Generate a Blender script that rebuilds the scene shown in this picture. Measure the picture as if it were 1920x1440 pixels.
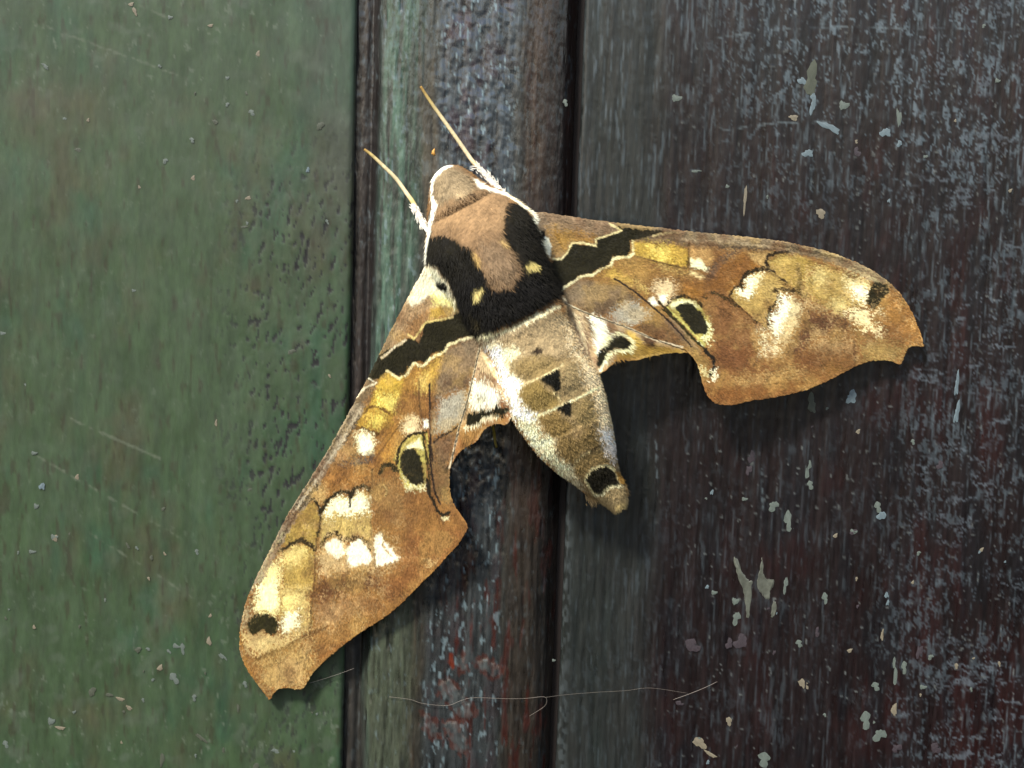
import bpy, math
import numpy as np

# ------------------------------------------------------------------ clear
for o in list(bpy.data.objects):
    bpy.data.objects.remove(o, do_unlink=True)
scene = bpy.context.scene
COL = scene.collection

# ------------------------------------------------------------------ camera
S = 8.0e-5                     # metres per photo pixel on the wall plane (moth about 11 cm across)
D = 0.27                       # camera distance
TH = math.radians(9.0)         # camera a little above, looking slightly down
RO = math.radians(1.95)        # hand-held roll
f_ = np.array([0.0, math.cos(TH), -math.sin(TH)])
r0 = np.array([1.0, 0.0, 0.0]); u0 = np.array([0.0, math.sin(TH), math.cos(TH)])
r_ = math.cos(RO) * r0 + math.sin(RO) * u0
u_ = -math.sin(RO) * r0 + math.cos(RO) * u0
CAM = -f_ * D
FPX = D / S
from mathutils import Matrix, Vector
cd = bpy.data.cameras.new('camera'); cam = bpy.data.objects.new('camera', cd); COL.objects.link(cam)
cd.sensor_width = 36.0; cd.lens = 36.0 * D / (1920 * S)
cd.clip_start = 0.005; cd.clip_end = 50.0
cam.matrix_world = Matrix(((r_[0], u_[0], -f_[0], CAM[0]), (r_[1], u_[1], -f_[1], CAM[1]),
                           (r_[2], u_[2], -f_[2], CAM[2]), (0, 0, 0, 1)))
scene.camera = cam

# ------------------------------------------------------------------ light
SUN = Vector((-0.42, -0.56, 0.80)).normalized()          # direction towards the light
w = bpy.data.worlds.new('World'); scene.world = w; w.use_nodes = True
nt = w.node_tree; bg = nt.nodes['Background']
sky = nt.nodes.new('ShaderNodeTexSky'); sky.sky_type = 'NISHITA'; sky.sun_disc = False
sky.sun_elevation = math.asin(SUN.z)
sky.sun_rotation = math.atan2(SUN.x, SUN.y)
sky.air_density = 1.0; sky.dust_density = 2.0
nt.links.new(sky.outputs[0], bg.inputs[0]); bg.inputs[1].default_value = 0.11
sd = bpy.data.lights.new('sun', 'SUN'); sd.energy = 3.7; sd.angle = math.radians(9.0); sd.color = (1.0, 0.965, 0.90)
so = bpy.data.objects.new('sun', sd); COL.objects.link(so)
so.rotation_euler = (-SUN).to_track_quat('-Z', 'Y').to_euler()
vs = scene.view_settings
vs.view_transform = 'Standard'; vs.look = 'None'; vs.exposure = 1.0; vs.gamma = 1.0; vs.use_curve_mapping = False
scene.render.engine = 'CYCLES'
scene.render.resolution_x = 1024; scene.render.resolution_y = 768

# ------------------------------------------------------------------ helpers
def unproject(px, py, h):
    """photo pixel + height above the wall's base plane -> world point"""
    px = np.asarray(px, float); py = np.asarray(py, float); h = np.asarray(h, float)
    a = (px - 960) / FPX; b = (720 - py) / FPX
    d = f_ + a[..., None] * r_ + b[..., None] * u_
    t = (-h - CAM[1]) / d[..., 1]
    return CAM + t[..., None] * d

def project(P):
    v = P - CAM
    z = v @ f_
    return 960 + FPX * (v @ r_) / z, 720 - FPX * (v @ u_) / z

def hash2(i, j, seed):
    n = (i.astype(np.int64) * 374761393 + j.astype(np.int64) * 668265263 + seed * 974711) & 0xFFFFFFFF
    n = ((n ^ (n >> 13)) * 1274126177) & 0xFFFFFFFF
    n = n ^ (n >> 16)
    return (n & 0xFFFFFF) / float(0xFFFFFF)

def vn(x, y, seed=0):
    i = np.floor(x); j = np.floor(y); fx = x - i; fy = y - j
    fx = fx * fx * (3 - 2 * fx); fy = fy * fy * (3 - 2 * fy)
    a = hash2(i, j, seed); b = hash2(i + 1, j, seed); c = hash2(i, j + 1, seed); d = hash2(i + 1, j + 1, seed)
    return (a * (1 - fx) + b * fx) * (1 - fy) + (c * (1 - fx) + d * fx) * fy

def fbm(x, y, seed=0, oct=4):
    s = 0; a = 0.5; t = 0
    for k in range(oct):
        s = s + a * vn(x * 2 ** k + 17.3 * k, y * 2 ** k - 9.1 * k, seed + k * 7); t += a; a *= 0.55
    return s / t

def sstep(a, b, x):
    t = np.clip((x - a) / (b - a), 0, 1)
    return t * t * (3 - 2 * t)

def lin(c):
    c = np.asarray(c, float) / 255.0
    return np.where(c <= 0.04045, c / 12.92, ((c + 0.055) / 1.055) ** 2.4)

def seg_dist(x, y, pts, closed):
    pts = np.asarray(pts, float)
    n = len(pts); d = np.full(x.shape, 1e9)
    inside = np.zeros(x.shape, bool)
    bx = x.copy(); by = y.copy()
    for k in range(n if closed else n - 1):
        ax, ay = pts[k]; cx, cy = pts[(k + 1) % n]
        ex, ey = cx - ax, cy - ay
        t = np.clip(((x - ax) * ex + (y - ay) * ey) / max(ex * ex + ey * ey, 1e-9), 0, 1)
        qx = ax + t * ex; qy = ay + t * ey
        dd = np.hypot(x - qx, y - qy)
        m = dd < d
        d = np.where(m, dd, d); bx = np.where(m, qx, bx); by = np.where(m, qy, by)
        if closed and ay != cy:
            cr = (ay > y) != (cy > y)
            inside ^= cr & (x < (cx - ax) * (y - ay) / (cy - ay) + ax)
    return d, inside, bx, by

def smooth_closed(pts, it=1):
    p = np.asarray(pts, float)
    for _ in range(it):
        q = np.roll(p, -1, 0)
        p = np.stack([0.75 * p + 0.25 * q, 0.25 * p + 0.75 * q], 1).reshape(-1, 2)
    return p

def tag(o, label=None, cat=None, group=None, kind=None):
    if label: o['label'] = label
    if cat: o['category'] = cat
    if group: o['group'] = group
    if kind: o['kind'] = kind
    return o

def mesh_np(name, V, faces_list, mat, parent=None, col=None, smooth=True, extra=None):
    """V (n,3); faces_list: list of int arrays (m,k)"""
    me = bpy.data.meshes.new(name)
    V = np.asarray(V, np.float32)
    me.vertices.add(len(V)); me.vertices.foreach_set('co', V.ravel())
    loops = np.concatenate([F.ravel() for F in faces_list]).astype(np.int32)
    tot = np.concatenate([np.full(len(F), F.shape[1]) for F in faces_list]).astype(np.int32)
    st = np.concatenate([[0], np.cumsum(tot)[:-1]]).astype(np.int32)
    me.loops.add(len(loops)); me.loops.foreach_set('vertex_index', loops)
    me.polygons.add(len(tot)); me.polygons.foreach_set('loop_start', st)
    me.polygons.foreach_set('loop_total', tot)
    me.update(calc_edges=True)
    me.polygons.foreach_set('use_smooth', np.full(len(tot), smooth))
    if col is not None:
        a = me.attributes.new('col', 'FLOAT_COLOR', 'POINT')
        c4 = np.ones((len(V), 4), np.float32); c4[:, :3] = col
        a.data.foreach_set('color', c4.ravel())
    if extra is not None:
        for k, v in extra.items():
            a = me.attributes.new(k, 'FLOAT', 'POINT'); a.data.foreach_set('value', np.asarray(v, np.float32))
    me.materials.append(mat)
    me.validate()
    o = bpy.data.objects.new(name, me); COL.objects.link(o)
    if parent is not None: o.parent = parent
    return o

def empty(name, loc=(0, 0, 0)):
    o = bpy.data.objects.new(name, None); COL.objects.link(o); o.location = loc; o.empty_display_size = 0.01
    return o

# ------------------------------------------------------------------ materials
def attr_material(name, rough, spec, speck=0.25, speck_scale=3000.0, stretch=(1, 1, 1), bump=0.3, bump_dist=0.0001,
                  rough_var=0.12, sheen=0.0, bump_scale=2500.0, rough_attr=None, seed=0.0, coat=0.0, coat_rough=0.2):
    m = bpy.data.materials.new(name); m.use_nodes = True
    n = m.node_tree.nodes; l = m.node_tree.links; b = n['Principled BSDF']
    at = n.new('ShaderNodeAttribute'); at.attribute_name = 'col'
    tc = n.new('ShaderNodeTexCoord'); mp = n.new('ShaderNodeMapping')
    mp.inputs['Scale'].default_value = stretch; mp.inputs['Location'].default_value = (seed, seed * .7, seed * .3)
    l.new(tc.outputs['Object'], mp.inputs[0])
    nz = n.new('ShaderNodeTexNoise'); nz.inputs['Scale'].default_value = speck_scale; nz.inputs['Detail'].default_value = 3
    l.new(mp.outputs[0], nz.inputs['Vector'])
    mr = n.new('ShaderNodeMapRange'); mr.inputs[1].default_value = 0.25; mr.inputs[2].default_value = 0.75
    mr.inputs[3].default_value = 1 - speck; mr.inputs[4].default_value = 1 + speck
    l.new(nz.outputs[0], mr.inputs[0])
    mx = n.new('ShaderNodeVectorMath'); mx.operation = 'SCALE'
    l.new(at.outputs['Color'], mx.inputs[0]); l.new(mr.outputs[0], mx.inputs['Scale'])
    l.new(mx.outputs[0], b.inputs['Base Color'])
    nb = n.new('ShaderNodeTexNoise'); nb.inputs['Scale'].default_value = bump_scale; nb.inputs['Detail'].default_value = 4
    l.new(mp.outputs[0], nb.inputs['Vector'])
    bp = n.new('ShaderNodeBump'); bp.inputs['Strength'].default_value = bump; bp.inputs['Distance'].default_value = bump_dist
    l.new(nb.outputs[0], bp.inputs['Height']); l.new(bp.outputs[0], b.inputs['Normal'])
    rr = n.new('ShaderNodeMapRange'); rr.inputs[1].default_value = 0.3; rr.inputs[2].default_value = 0.7
    rr.inputs[3].default_value = rough - rough_var; rr.inputs[4].default_value = rough + rough_var
    l.new(nb.outputs[0], rr.inputs[0])
    if rough_attr:
        ra = n.new('ShaderNodeAttribute'); ra.attribute_name = rough_attr
        ad = n.new('ShaderNodeMath'); ad.operation = 'ADD'; ad.use_clamp = True
        l.new(rr.outputs[0], ad.inputs[0]); l.new(ra.outputs['Fac'], ad.inputs[1]); l.new(ad.outputs[0], b.inputs['Roughness'])
    else:
        l.new(rr.outputs[0], b.inputs['Roughness'])
    b.inputs['Specular IOR Level'].default_value = spec
    if coat:
        b.inputs['Coat Weight'].default_value = coat; b.inputs['Coat Roughness'].default_value = coat_rough
        l.new(bp.outputs[0], b.inputs['Coat Normal'])
    if sheen:
        b.inputs['Sheen Weight'].default_value = sheen; b.inputs['Sheen Roughness'].default_value = 0.5
    return m

M_green = attr_material('green_paint', 0.42, 0.5, 0.16, 1400, (1, 1, 0.35), 0.35, 0.00012, 0.08, bump_scale=900, rough_attr='ra', coat=0.4, coat_rough=0.22)
M_batten = attr_material('worn_painted_wood', 0.33, 0.5, 0.28, 1900, (1, 1, 0.25), 0.9, 0.00016, 0.10, bump_scale=1500, rough_attr='ra', seed=.3, coat=1.0, coat_rough=0.10)
M_dark = attr_material('dark_varnished_wood', 0.36, 0.35, 0.25, 1800, (1, 1, 0.12), 0.5, 0.00014, 0.10, bump_scale=1600, rough_attr='ra', seed=.6, coat=0.5, coat_rough=0.14)
M_wing = attr_material('wing_scales', 0.72, 0.25, 0.20, 2600, (1, 1, 1), 0.35, 0.00008, 0.08, bump_scale=3500)
M_body = attr_material('body_fuzz', 0.85, 0.15, 0.20, 2200, (1, 1, 1), 0.5, 0.00012, 0.08, bump_scale=2500)
M_fur = attr_material('moth_fur', 0.75, 0.2, 0.10, 2000, (1, 1, 1), 0.0, 0.0001, 0.05)
M_fleck = attr_material('pale_fleck', 0.45, 0.5, 0.25, 1500, (1, 1, 1), 0.5, 0.0001, 0.1, bump_scale=1500)

def flat_mat(name, rgb, rough=0.6, spec=0.3):
    m = bpy.data.materials.new(name); m.use_nodes = True
    n = m.node_tree.nodes; l = m.node_tree.links; b = n['Principled BSDF']
    tc = n.new('ShaderNodeTexCoord'); nz = n.new('ShaderNodeTexNoise'); nz.inputs['Scale'].default_value = 900
    l.new(tc.outputs['Object'], nz.inputs['Vector'])
    rp = n.new('ShaderNodeMix'); rp.data_type = 'RGBA'
    c = lin(rgb)
    rp.inputs[6].default_value = (*(c * 0.7), 1); rp.inputs[7].default_value = (*np.minimum(c * 1.25, 0.9), 1)
    l.new(nz.outputs[0], rp.inputs[0]); l.new(rp.outputs[2], b.inputs['Base Color'])
    b.inputs['Roughness'].default_value = rough; b.inputs['Specular IOR Level'].default_value = spec
    return m
M_silk = flat_mat('spider_silk', (112, 104, 94), 0.4, 0.5)
M_grit = flat_mat('orange_grit', (190, 140, 70))
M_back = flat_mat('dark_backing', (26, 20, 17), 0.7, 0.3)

# ================================================================== THE WALL
mm = 0.001
H_GREEN, H_BATTEN, H_DARK = 5.0 * mm, 6.0 * mm, 3.5 * mm
wall = tag(empty('wooden_wall', (0, 0, 0)), 'old painted wooden boarding, green board and dark brown board joined by a worn batten', 'wall', kind='structure')

def xw(px, h):                        # world x of a photo column on the middle row at height h
    return float(unproject(px, 720.0, h)[0])

def spacing_axis(a, b, core_a, core_b, step, grow=1.12, cap=0.0016):
    core = np.arange(core_a, core_b, step)
    out = [core]
    x = core_a; s = step; left = []
    while x > a:
        s = min(s * grow, cap); x -= s; left.append(x)
    x = core[-1]; s = step; right = []
    while x < b:
        s = min(s * grow, cap); x += s; right.append(x)
    return np.concatenate([np.array(left[::-1]), core, np.array(right)])

ZA = spacing_axis(-0.14, 0.14, -0.064, 0.064, 3.4 * S)

def grid_faces(n, m):
    i, j = np.meshgrid(np.arange(n - 1), np.arange(m - 1), indexing='ij')
    a = (i * m + j).ravel()
    return np.stack([a, a + 1, a + m + 1, a + m], 1)

def profile_mesh(name, prof, nrm, shade, mat, label):
    """prof (n,2): x,height along the board's cross-section; swept over ZA, displaced along nrm"""
    n = len(prof); m = len(ZA)
    X = np.repeat(prof[:, 0], m).astype(float); Hh = np.repeat(prof[:, 1], m).astype(float); Z = np.tile(ZA, n)
    px, py = project(np.stack([X, -Hh, Z], 1))
    arc = np.repeat(np.concatenate([[0], np.cumsum(np.hypot(*np.diff(prof, axis=0).T))]) / S, m)
    col, disp, ra = shade(px, py, arc, Hh)
    NX = np.repeat(nrm[:, 0], m); NH = np.repeat(nrm[:, 1], m)
    X = X + NX * disp; Hh = Hh + NH * disp
    o = mesh_np(name, np.stack([X, -Hh, Z], 1), [grid_faces(n, m)[:, ::-1]], mat, wall, col, extra={'ra': ra})
    o['label'] = label
    return o

def normals(prof):
    t = np.gradient(prof, axis=0)
    n = np.stack([-t[:, 1], t[:, 0]], 1)
    n /= np.maximum(np.linalg.norm(n, axis=1, keepdims=True), 1e-9)
    n[n[:, 1] < 0] *= 1
    return n

def resample(pts, step):
    pts = np.asarray(pts, float)
    d = np.concatenate([[0], np.cumsum(np.hypot(*np.diff(pts, axis=0).T))])
    s = np.linspace(0, d[-1], int(d[-1] / step) + 2)
    return np.stack([np.interp(s, d, pts[:, 0]), np.interp(s, d, pts[:, 1])], 1)

def mixc(a, b, t):
    return a + (b - a) * np.clip(t, 0, 1)[:, None]

def stroke(px, py, pts, width, rough=0.0, seed=3):
    d, _, _, _ = seg_dist(px, py, pts, False)
    if rough: d = d + (vn(px / 5.0, py / 9.0, seed) - 0.5) * rough
    return 1 - sstep(width * 0.5 - 1.5, width * 0.5 + 1.5, d)

def shade_green(px, py, arc, h):
    n = len(px)
    c = np.tile(lin((70, 92, 64)), (n, 1))
    big = fbm(px / 260, py / 330, 11, 4)
    st = fbm(px / 14, py / 70, 13, 4)
    mid = fbm(px / 60, py / 95, 14, 4)
    c = mixc(c, lin((84, 82, 60)), sstep(0.48, 0.75, 0.55 * big + 0.45 * mid) * 0.85)
    c = mixc(c, lin((54, 92, 68)), sstep(0.5, 0.8, 0.5 * fbm(px / 180, py / 260, 19, 3) + 0.5 * fbm(px / 35, py / 80, 21, 3)) * 0.8)
    c = mixc(c, lin((66, 90, 86)), sstep(500, 640, px) * sstep(700, 100, py) * 0.45 * (0.4 + mid))
    c = c * (0.66 + 0.68 * st)[:, None]
    # streaky darker scuffs
    c = mixc(c, lin((60, 54, 38)), sstep(0.62, 0.8, fbm(px / 9, py / 38, 23, 3)) * 0.55)
    # pale marks, thicker towards the bottom corner and top left
    dm = 0.35 + 0.5 * sstep(950, 1400, py) + 0.5 * sstep(350, 0, py)
    q = fbm(px / 7 + py / 30, py / 13 - px / 40, 31, 3) + 0.18 * fbm(px / 60, py / 40, 33, 2)
    c = mixc(c, lin((120, 132, 118)), sstep(0.80, 0.96, q) * 0.75 * dm)
    sm = fbm(px / 45 + py / 60, py / 35 - px / 90, 35, 3)
    c = mixc(c, lin((104, 116, 104)), sstep(0.6, 0.82, sm) * 0.45 * dm)
    # pitted, crazed paint along the right hand side
    reg = sstep(350, 520, px + 60 * (fbm(px / 90, py / 90, 41, 2) - .5)) * sstep(170, 420, py) * (0.55 + 0.45 * sstep(1350, 900, py))
    u = px * 0.9 + py * 0.25; v = py - px * 0.35
    p1 = vn(u / 5.2, v / 19, 51) * 0.6 + vn(u / 3.4, v / 11, 53) * 0.4
    clus = fbm(px / 70, py / 60, 55, 3)
    pit = sstep(0.68, 0.745, p1 + 0.30 * (clus - 0.5)) * reg
    c = mixc(c, lin((8, 12, 9)), pit)
    disp = (fbm(px / 11, py / 24, 61, 3) - .5) * (0.02 + 0.05 * reg) * mm + (fbm(px / 90, py / 140, 63, 2) - .5) * 0.25 * mm - pit * 0.05 * mm
    # faint diagonal scratches
    for k, (a, b) in enumerate([((60, 40), (330, 140)), ((60, 850), (340, 1010)), ((120, 780), (300, 860)), ((170, 1000), (360, 1120)), ((260, 10), (330, 40))]):
        s = stroke(px, py, [a, b], 4, 3.0, 70 + k) * sstep(0.35, 0.7, vn(px / 9, py / 9, 80 + k))
        c = mixc(c, lin((118, 128, 112)), s * 0.6)
    # bare brown wood on the board's edge (shows only in the groove)
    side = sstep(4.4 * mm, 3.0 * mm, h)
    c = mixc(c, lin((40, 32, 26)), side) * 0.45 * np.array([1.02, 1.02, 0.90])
    return c, disp, 0.10 * fbm(px / 40, py / 80, 91, 3) + 0.3 * pit + 0.25 * side

def shade_batten(px, py, arc, h):
    n = len(px)
    dx = (py - 720) * 0.0275                       # the batten leans in the photo: undo that
    x = px + dx
    st = fbm(x / 6, py / 95, 111, 4); st2 = fbm(x / 16, py / 260, 113, 3)
    c = np.tile(lin((58, 62, 58)), (n, 1))
    wob = 26 * (fbm(x / 50, py / 160, 115, 3) - .5)
    xe = x + wob
    green = sstep(688, 712, xe) * sstep(790, 755, xe) * (0.25 + 0.75 * sstep(0.38, 0.56, fbm(x / 7, py / 210, 114, 3)))
    c = mixc(c, lin((86, 116, 98)), green * 0.85)
    c = mixc(c, lin((84, 74, 56)), sstep(765, 785, xe) * sstep(815, 800, xe) * 0.7 * sstep(0.35, 0.6, st2))
    blue = sstep(795, 820, xe) * sstep(965, 940, xe)
    c = mixc(c, lin((70, 78, 84)), blue * 0.85)
    c = mixc(c, lin((74, 62, 70)), blue * sstep(0.5, 0.7, fbm(x / 35, py / 60, 117, 3)) * 0.7)
    brown = sstep(950, 975, xe)
    c = mixc(c, lin((66, 50, 40)), brown * 0.9)
    c = mixc(c, lin((40, 24, 22)), sstep(1010, 1045, xe) * 0.9)
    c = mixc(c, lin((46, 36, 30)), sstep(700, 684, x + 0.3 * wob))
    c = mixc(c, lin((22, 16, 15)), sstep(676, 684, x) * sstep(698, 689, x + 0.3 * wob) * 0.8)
    # lower half of the batten is rubbed darker, with red-brown primer showing
    low = sstep(760, 1150, py)
    c = mixc(c, lin((54, 54, 47)), low * 0.55)
    lowgreen = sstep(700, 715, xe) * sstep(800, 770, xe) * low
    c = mixc(c, lin((82, 88, 70)), lowgreen * 0.8)
    red = sstep(0.56, 0.70, fbm(x / 13, py / 75, 121, 4)) * sstep(760, 860, xe) * (0.25 + 0.75 * low)
    c = mixc(c, lin((78, 34, 26)), red * 0.75)
    c = mixc(c, lin((20, 16, 15)), sstep(0.55, 0.75, fbm(x / 4.5, py / 60, 123, 3)) * 0.55)
    c = c * (0.45 + 1.1 * st)[:, None] * (0.8 + 0.4 * st2)[:, None] * 0.85
    wear = sstep(0.66, 0.80, fbm(x / 5, py / 16, 125, 3) + 0.15 * (fbm(x / 40, py / 50, 127, 2) - .5))
    c = mixc(c, lin((132, 152, 156)), wear * (0.80 * blue + 0.35 * green + 0.18) * (1 - 0.4 * low))
    # thin crack lines on the lit left edge
    ck = sstep(0.70, 0.78, fbm(x / 4.0, py / 130, 129, 3)) * sstep(690, 700, xe) * sstep(770, 735, xe)
    c = mixc(c, lin((20, 20, 18)), ck * 0.85)
    disp = (st - .5) * 0.22 * mm + (fbm((x + 16 * (fbm(x / 13, py / 13, 133, 2) - .5)) / 12, (py + 22 * (fbm(x / 13, py / 13, 134, 2) - .5)) / 15, 131, 5) - .5) * (0.08 + 0.22 * blue * (1 - low)) * mm - ck * 0.3 * mm + (st2 - .5) * .3 * mm
    # thick old smears of grey paint with red primer round them
    for a, b, wd in [((838, 1290), (872, 1335), 26), ((848, 1365), (866, 1400), 24), ((800, 1345), (815, 1375), 14), ((862, 1235), (868, 1252), 12), ((908, 1246), (926, 1258), 20)]:
        halo = stroke(px, py, [a, b], wd + 17, 11, 141)
        s = stroke(px, py, [a, b], wd, 8, 143)
        c = mixc(c, lin((96, 42, 26)), halo * 0.4 * sstep(0.35, 0.6, vn(px / 7, py / 10, 147)))
        c = mixc(c, lin((98, 104, 102)), s * (0.38 + 0.6 * (vn(px / 4, py / 9, 145) - .5)))
        disp = disp + s * 0.10 * mm
    c = mixc(c, lin((110, 46, 28)), stroke(px, py, [(845, 1228), (848, 1250)], 9, 5, 149) * 0.9)
    return c * 0.60, disp, 0.12 * (st2 - .4) - 0.08 * blue + 0.15 * sstep(700, 685, x)

def shade_dark(px, py, arc, h):
    n = len(px)
    x = px + (py - 720) * 0.0275
    st = fbm(x / 5, py / 90, 211, 4); st2 = fbm(x / 22, py / 300, 213, 3)
    c = np.tile(lin((37, 27, 27)), (n, 1))
    c = mixc(c, lin((56, 24, 22)), sstep(0.5, 0.72, fbm(x / 60, py / 150, 215, 4)) * (0.20 + 0.30 * sstep(1150, 1900, x)))
    c = mixc(c, lin((26, 26, 30)), sstep(0.5, 0.7, fbm(x / 28, py / 120, 217, 3)) * 0.6)
    # grey-green weathered strip beside the batten
    strip = sstep(1262, 1190, x + 40 * (fbm(x / 30, py / 90, 219, 3) - .5))
    c = mixc(c, lin((56, 64, 60)), strip * (0.75 - 0.25 * st2))
    c = c * (0.35 + 1.2 * st)[:, None]
    # vertical rubbed fibres, thickened near the top to paint in sky sheen
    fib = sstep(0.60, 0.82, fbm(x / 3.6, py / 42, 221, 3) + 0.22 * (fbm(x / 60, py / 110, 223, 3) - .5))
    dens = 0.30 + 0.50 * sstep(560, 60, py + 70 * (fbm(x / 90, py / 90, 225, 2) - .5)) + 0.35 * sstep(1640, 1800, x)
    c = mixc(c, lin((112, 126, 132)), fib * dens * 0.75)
    # chalky blotches, crowded at top right to paint in the bluish sky sheen
    wx_ = x + 14 * (fbm(x / 9, py / 9, 239, 3) - .5); wy_ = py + 20 * (fbm(x / 9, py / 9, 240, 3) - .5)
    bl = fbm(wx_ / 5.0, wy_ / 12, 231, 4) + 0.35 * (fbm(x / 70, py / 60, 233, 3) - .5)
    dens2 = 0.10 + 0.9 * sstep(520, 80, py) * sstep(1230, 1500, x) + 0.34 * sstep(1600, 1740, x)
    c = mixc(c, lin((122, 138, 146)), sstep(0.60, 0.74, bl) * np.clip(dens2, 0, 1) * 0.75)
    # criss-cross scrubbing near the right hand side
    cr = sstep(0.62, 0.78, fbm(wx_ / 30, wy_ / 4.2, 235, 3)) * sstep(1660, 1740, x) * sstep(0.35, 0.6, fbm(x / 90, py / 70, 237, 2))
    c = mixc(c, lin((124, 134, 142)), cr * 0.6)
    # fine pale spatter
    sp = 0.6 * sstep(0.84, 0.92, vn(x / 4.2, py / 4.6, 241) * 0.55 + vn(x / 6.1, py / 7.7, 243) * 0.5)
    c = mixc(c, lin((140, 146, 142)), sp * sstep(1180, 1330, x) * 0.75 * (0.5 + fbm(x / 80, py / 80, 245, 2)))
    # long level scratches
    for k, L in enumerate([[(1340, 72), (1455, 54), (1600, 50), (1700, 53)], [(1340, 246), (1450, 231), (1550, 228)], [(1230, 800), (1232, 900)], [(1429, 880), (1430, 960)], [(1520, 330), (1521, 420)], [(1297, 320), (1310, 321)]]):
        c = mixc(c, lin((128, 142, 146)), stroke(px, py, L, 3.2, 2.5, 250 + k) * 0.6 * sstep(0.3, 0.6, vn(px / 12, py / 6, 260 + k)))
    disp = (st - .5) * 0.09 * mm + (st2 - .5) * 0.3 * mm + (fbm(x / 8, py / 16, 261, 3) - .5) * 0.04 * mm + sp * 0.05 * mm
    # pale glints of caught light painted on the board's arris along the groove
    ed = sstep(1088, 1072, x) * sstep(2.4 * mm, 3.2 * mm, h)
    c = mixc(c, lin((96, 104, 104)), ed * 0.6 * sstep(0.42, 0.62, vn(x / 4, py / 10, 263)))
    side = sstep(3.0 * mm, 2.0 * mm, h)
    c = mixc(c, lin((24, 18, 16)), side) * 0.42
    return c, disp, 0.12 * (st2 - .4) + 0.2 * side

# cross-sections -------------------------------------------------------------
step = 3.0 * S
xe = xw(655, H_GREEN)
xs = spacing_axis(-0.20, xe - 1.2 * mm, xw(-60, H_GREEN), xe - 1.2 * mm, step)
xs = xs[xs < xe - 1.2 * mm]
ang = np.linspace(0, math.pi / 2, 7)
edge = np.stack([xe - 0.9 * mm + 0.9 * mm * np.sin(ang), H_GREEN - 0.9 * mm + 0.9 * mm * np.cos(ang)], 1)
side = np.stack([np.full(14, xe), np.linspace(H_GREEN - 1.1 * mm, -4 * mm, 14)], 1)
prof_g = np.concatenate([np.stack([xs, np.full(len(xs), H_GREEN)], 1), edge, side])
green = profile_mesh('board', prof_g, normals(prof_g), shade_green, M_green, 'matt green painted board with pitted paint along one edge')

bp_px = [(640, -4.0), (641, 2.6), (655, 3.3), (676, 3.5), (683, 3.1), (688, 3.0), (694, 4.2), (704, 5.3), (718, 5.8), (745, 6.0), (800, 6.2), (880, 6.1), (950, 5.9), (985, 5.6), (1006, 5.2), (1024, 4.4), (1040, 3.2), (1052, 1.8), (1058, 0.4), (1060, -4.0)]
bp_ = np.array([(xw(a, max(b, 0) * mm), b * mm) for a, b in bp_px])
prof_b = resample(bp_, step * 0.9)
for _ in range(3):
    prof_b[1:-1] = 0.25 * prof_b[:-2] + 0.5 * prof_b[1:-1] + 0.25 * prof_b[2:]
batten = profile_mesh('batten', prof_b, normals(prof_b), shade_batten, M_batten, 'rounded wooden batten with worn green, grey and brown paint')

xd = xw(1070, H_DARK)
xs = spacing_axis(xd + 0.9 * mm, 0.20, xd + 0.9 * mm, xw(1980, H_DARK), step)
xs = xs[xs > xd + 0.75 * mm]
edge = np.stack([xd + 0.6 * mm - 0.6 * mm * np.cos(ang), H_DARK - 0.6 * mm + 0.6 * mm * np.sin(ang)], 1)
side = np.stack([np.full(12, xd), np.linspace(-4 * mm, H_DARK - 0.8 * mm, 12)], 1)
prof_d = np.concatenate([side, edge, np.stack([xs, np.full(len(xs), H_DARK)], 1)])
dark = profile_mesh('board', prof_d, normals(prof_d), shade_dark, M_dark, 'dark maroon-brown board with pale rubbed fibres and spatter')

# backing behind the grooves
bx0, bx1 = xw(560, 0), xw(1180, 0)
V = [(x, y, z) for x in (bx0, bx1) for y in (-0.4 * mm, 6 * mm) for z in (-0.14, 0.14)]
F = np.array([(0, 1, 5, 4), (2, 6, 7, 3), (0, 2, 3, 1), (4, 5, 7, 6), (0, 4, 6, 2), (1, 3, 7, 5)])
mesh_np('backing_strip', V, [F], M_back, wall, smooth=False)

# pale flecks, drips and bird-lime splashes: thin raised pieces on the boards
rng = np.random.default_rng(5)
def fleck_mesh(name, rgb, seed):
    r = np.random.default_rng(seed); n = 18
    a = np.linspace(0, 2 * math.pi, n, endpoint=False)
    rad = 1 + 0.22 * np.sin(2 * a + r.uniform(0, 6)) + 0.18 * np.sin(3 * a + r.uniform(0, 6)) + 0.10 * np.sin(5 * a + r.uniform(0, 6)) + r.normal(0, .10, n)
    ring0 = np.stack([rad * np.cos(a), np.full(n, .06), rad * np.sin(a)], 1)
    ring1 = np.stack([.72 * rad * np.cos(a), np.full(n, -.10), .72 * rad * np.sin(a)], 1)
    V = np.concatenate([ring0, ring1, [[0, -.13, 0]]])
    i = np.arange(n); j = (i + 1) % n
    q = np.stack([i, j, n + j, n + i], 1); t = np.stack([n + i, n + j, np.full(n, 2 * n)], 1)
    col = np.tile(lin(rgb), (len(V), 1)) * r.uniform(.8, 1.15, (len(V), 1))
    o = mesh_np(name, V, [q, t], M_fleck, None, col)
    return o
FLK = {}
def fleck(px, py, rx, ry, rot, rgb, parent, h, name='fleck'):
    key = (rgb, int((px * 7 + py * 3) % 3))
    if key not in FLK:
        o = fleck_mesh(name, rgb, 100 + len(FLK)); FLK[key] = o.data
    else:
        o = bpy.data.objects.new(name, FLK[key]); COL.objects.link(o)
    o.parent = parent
    p = unproject(px, py, h + 0.06 * mm)
    o.location = p
    o.scale = (rx * S, min(0.14 * mm, 0.35 * min(rx, ry) * S), ry * S); o.rotation_euler = (0, math.radians(rot), 0)

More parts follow.
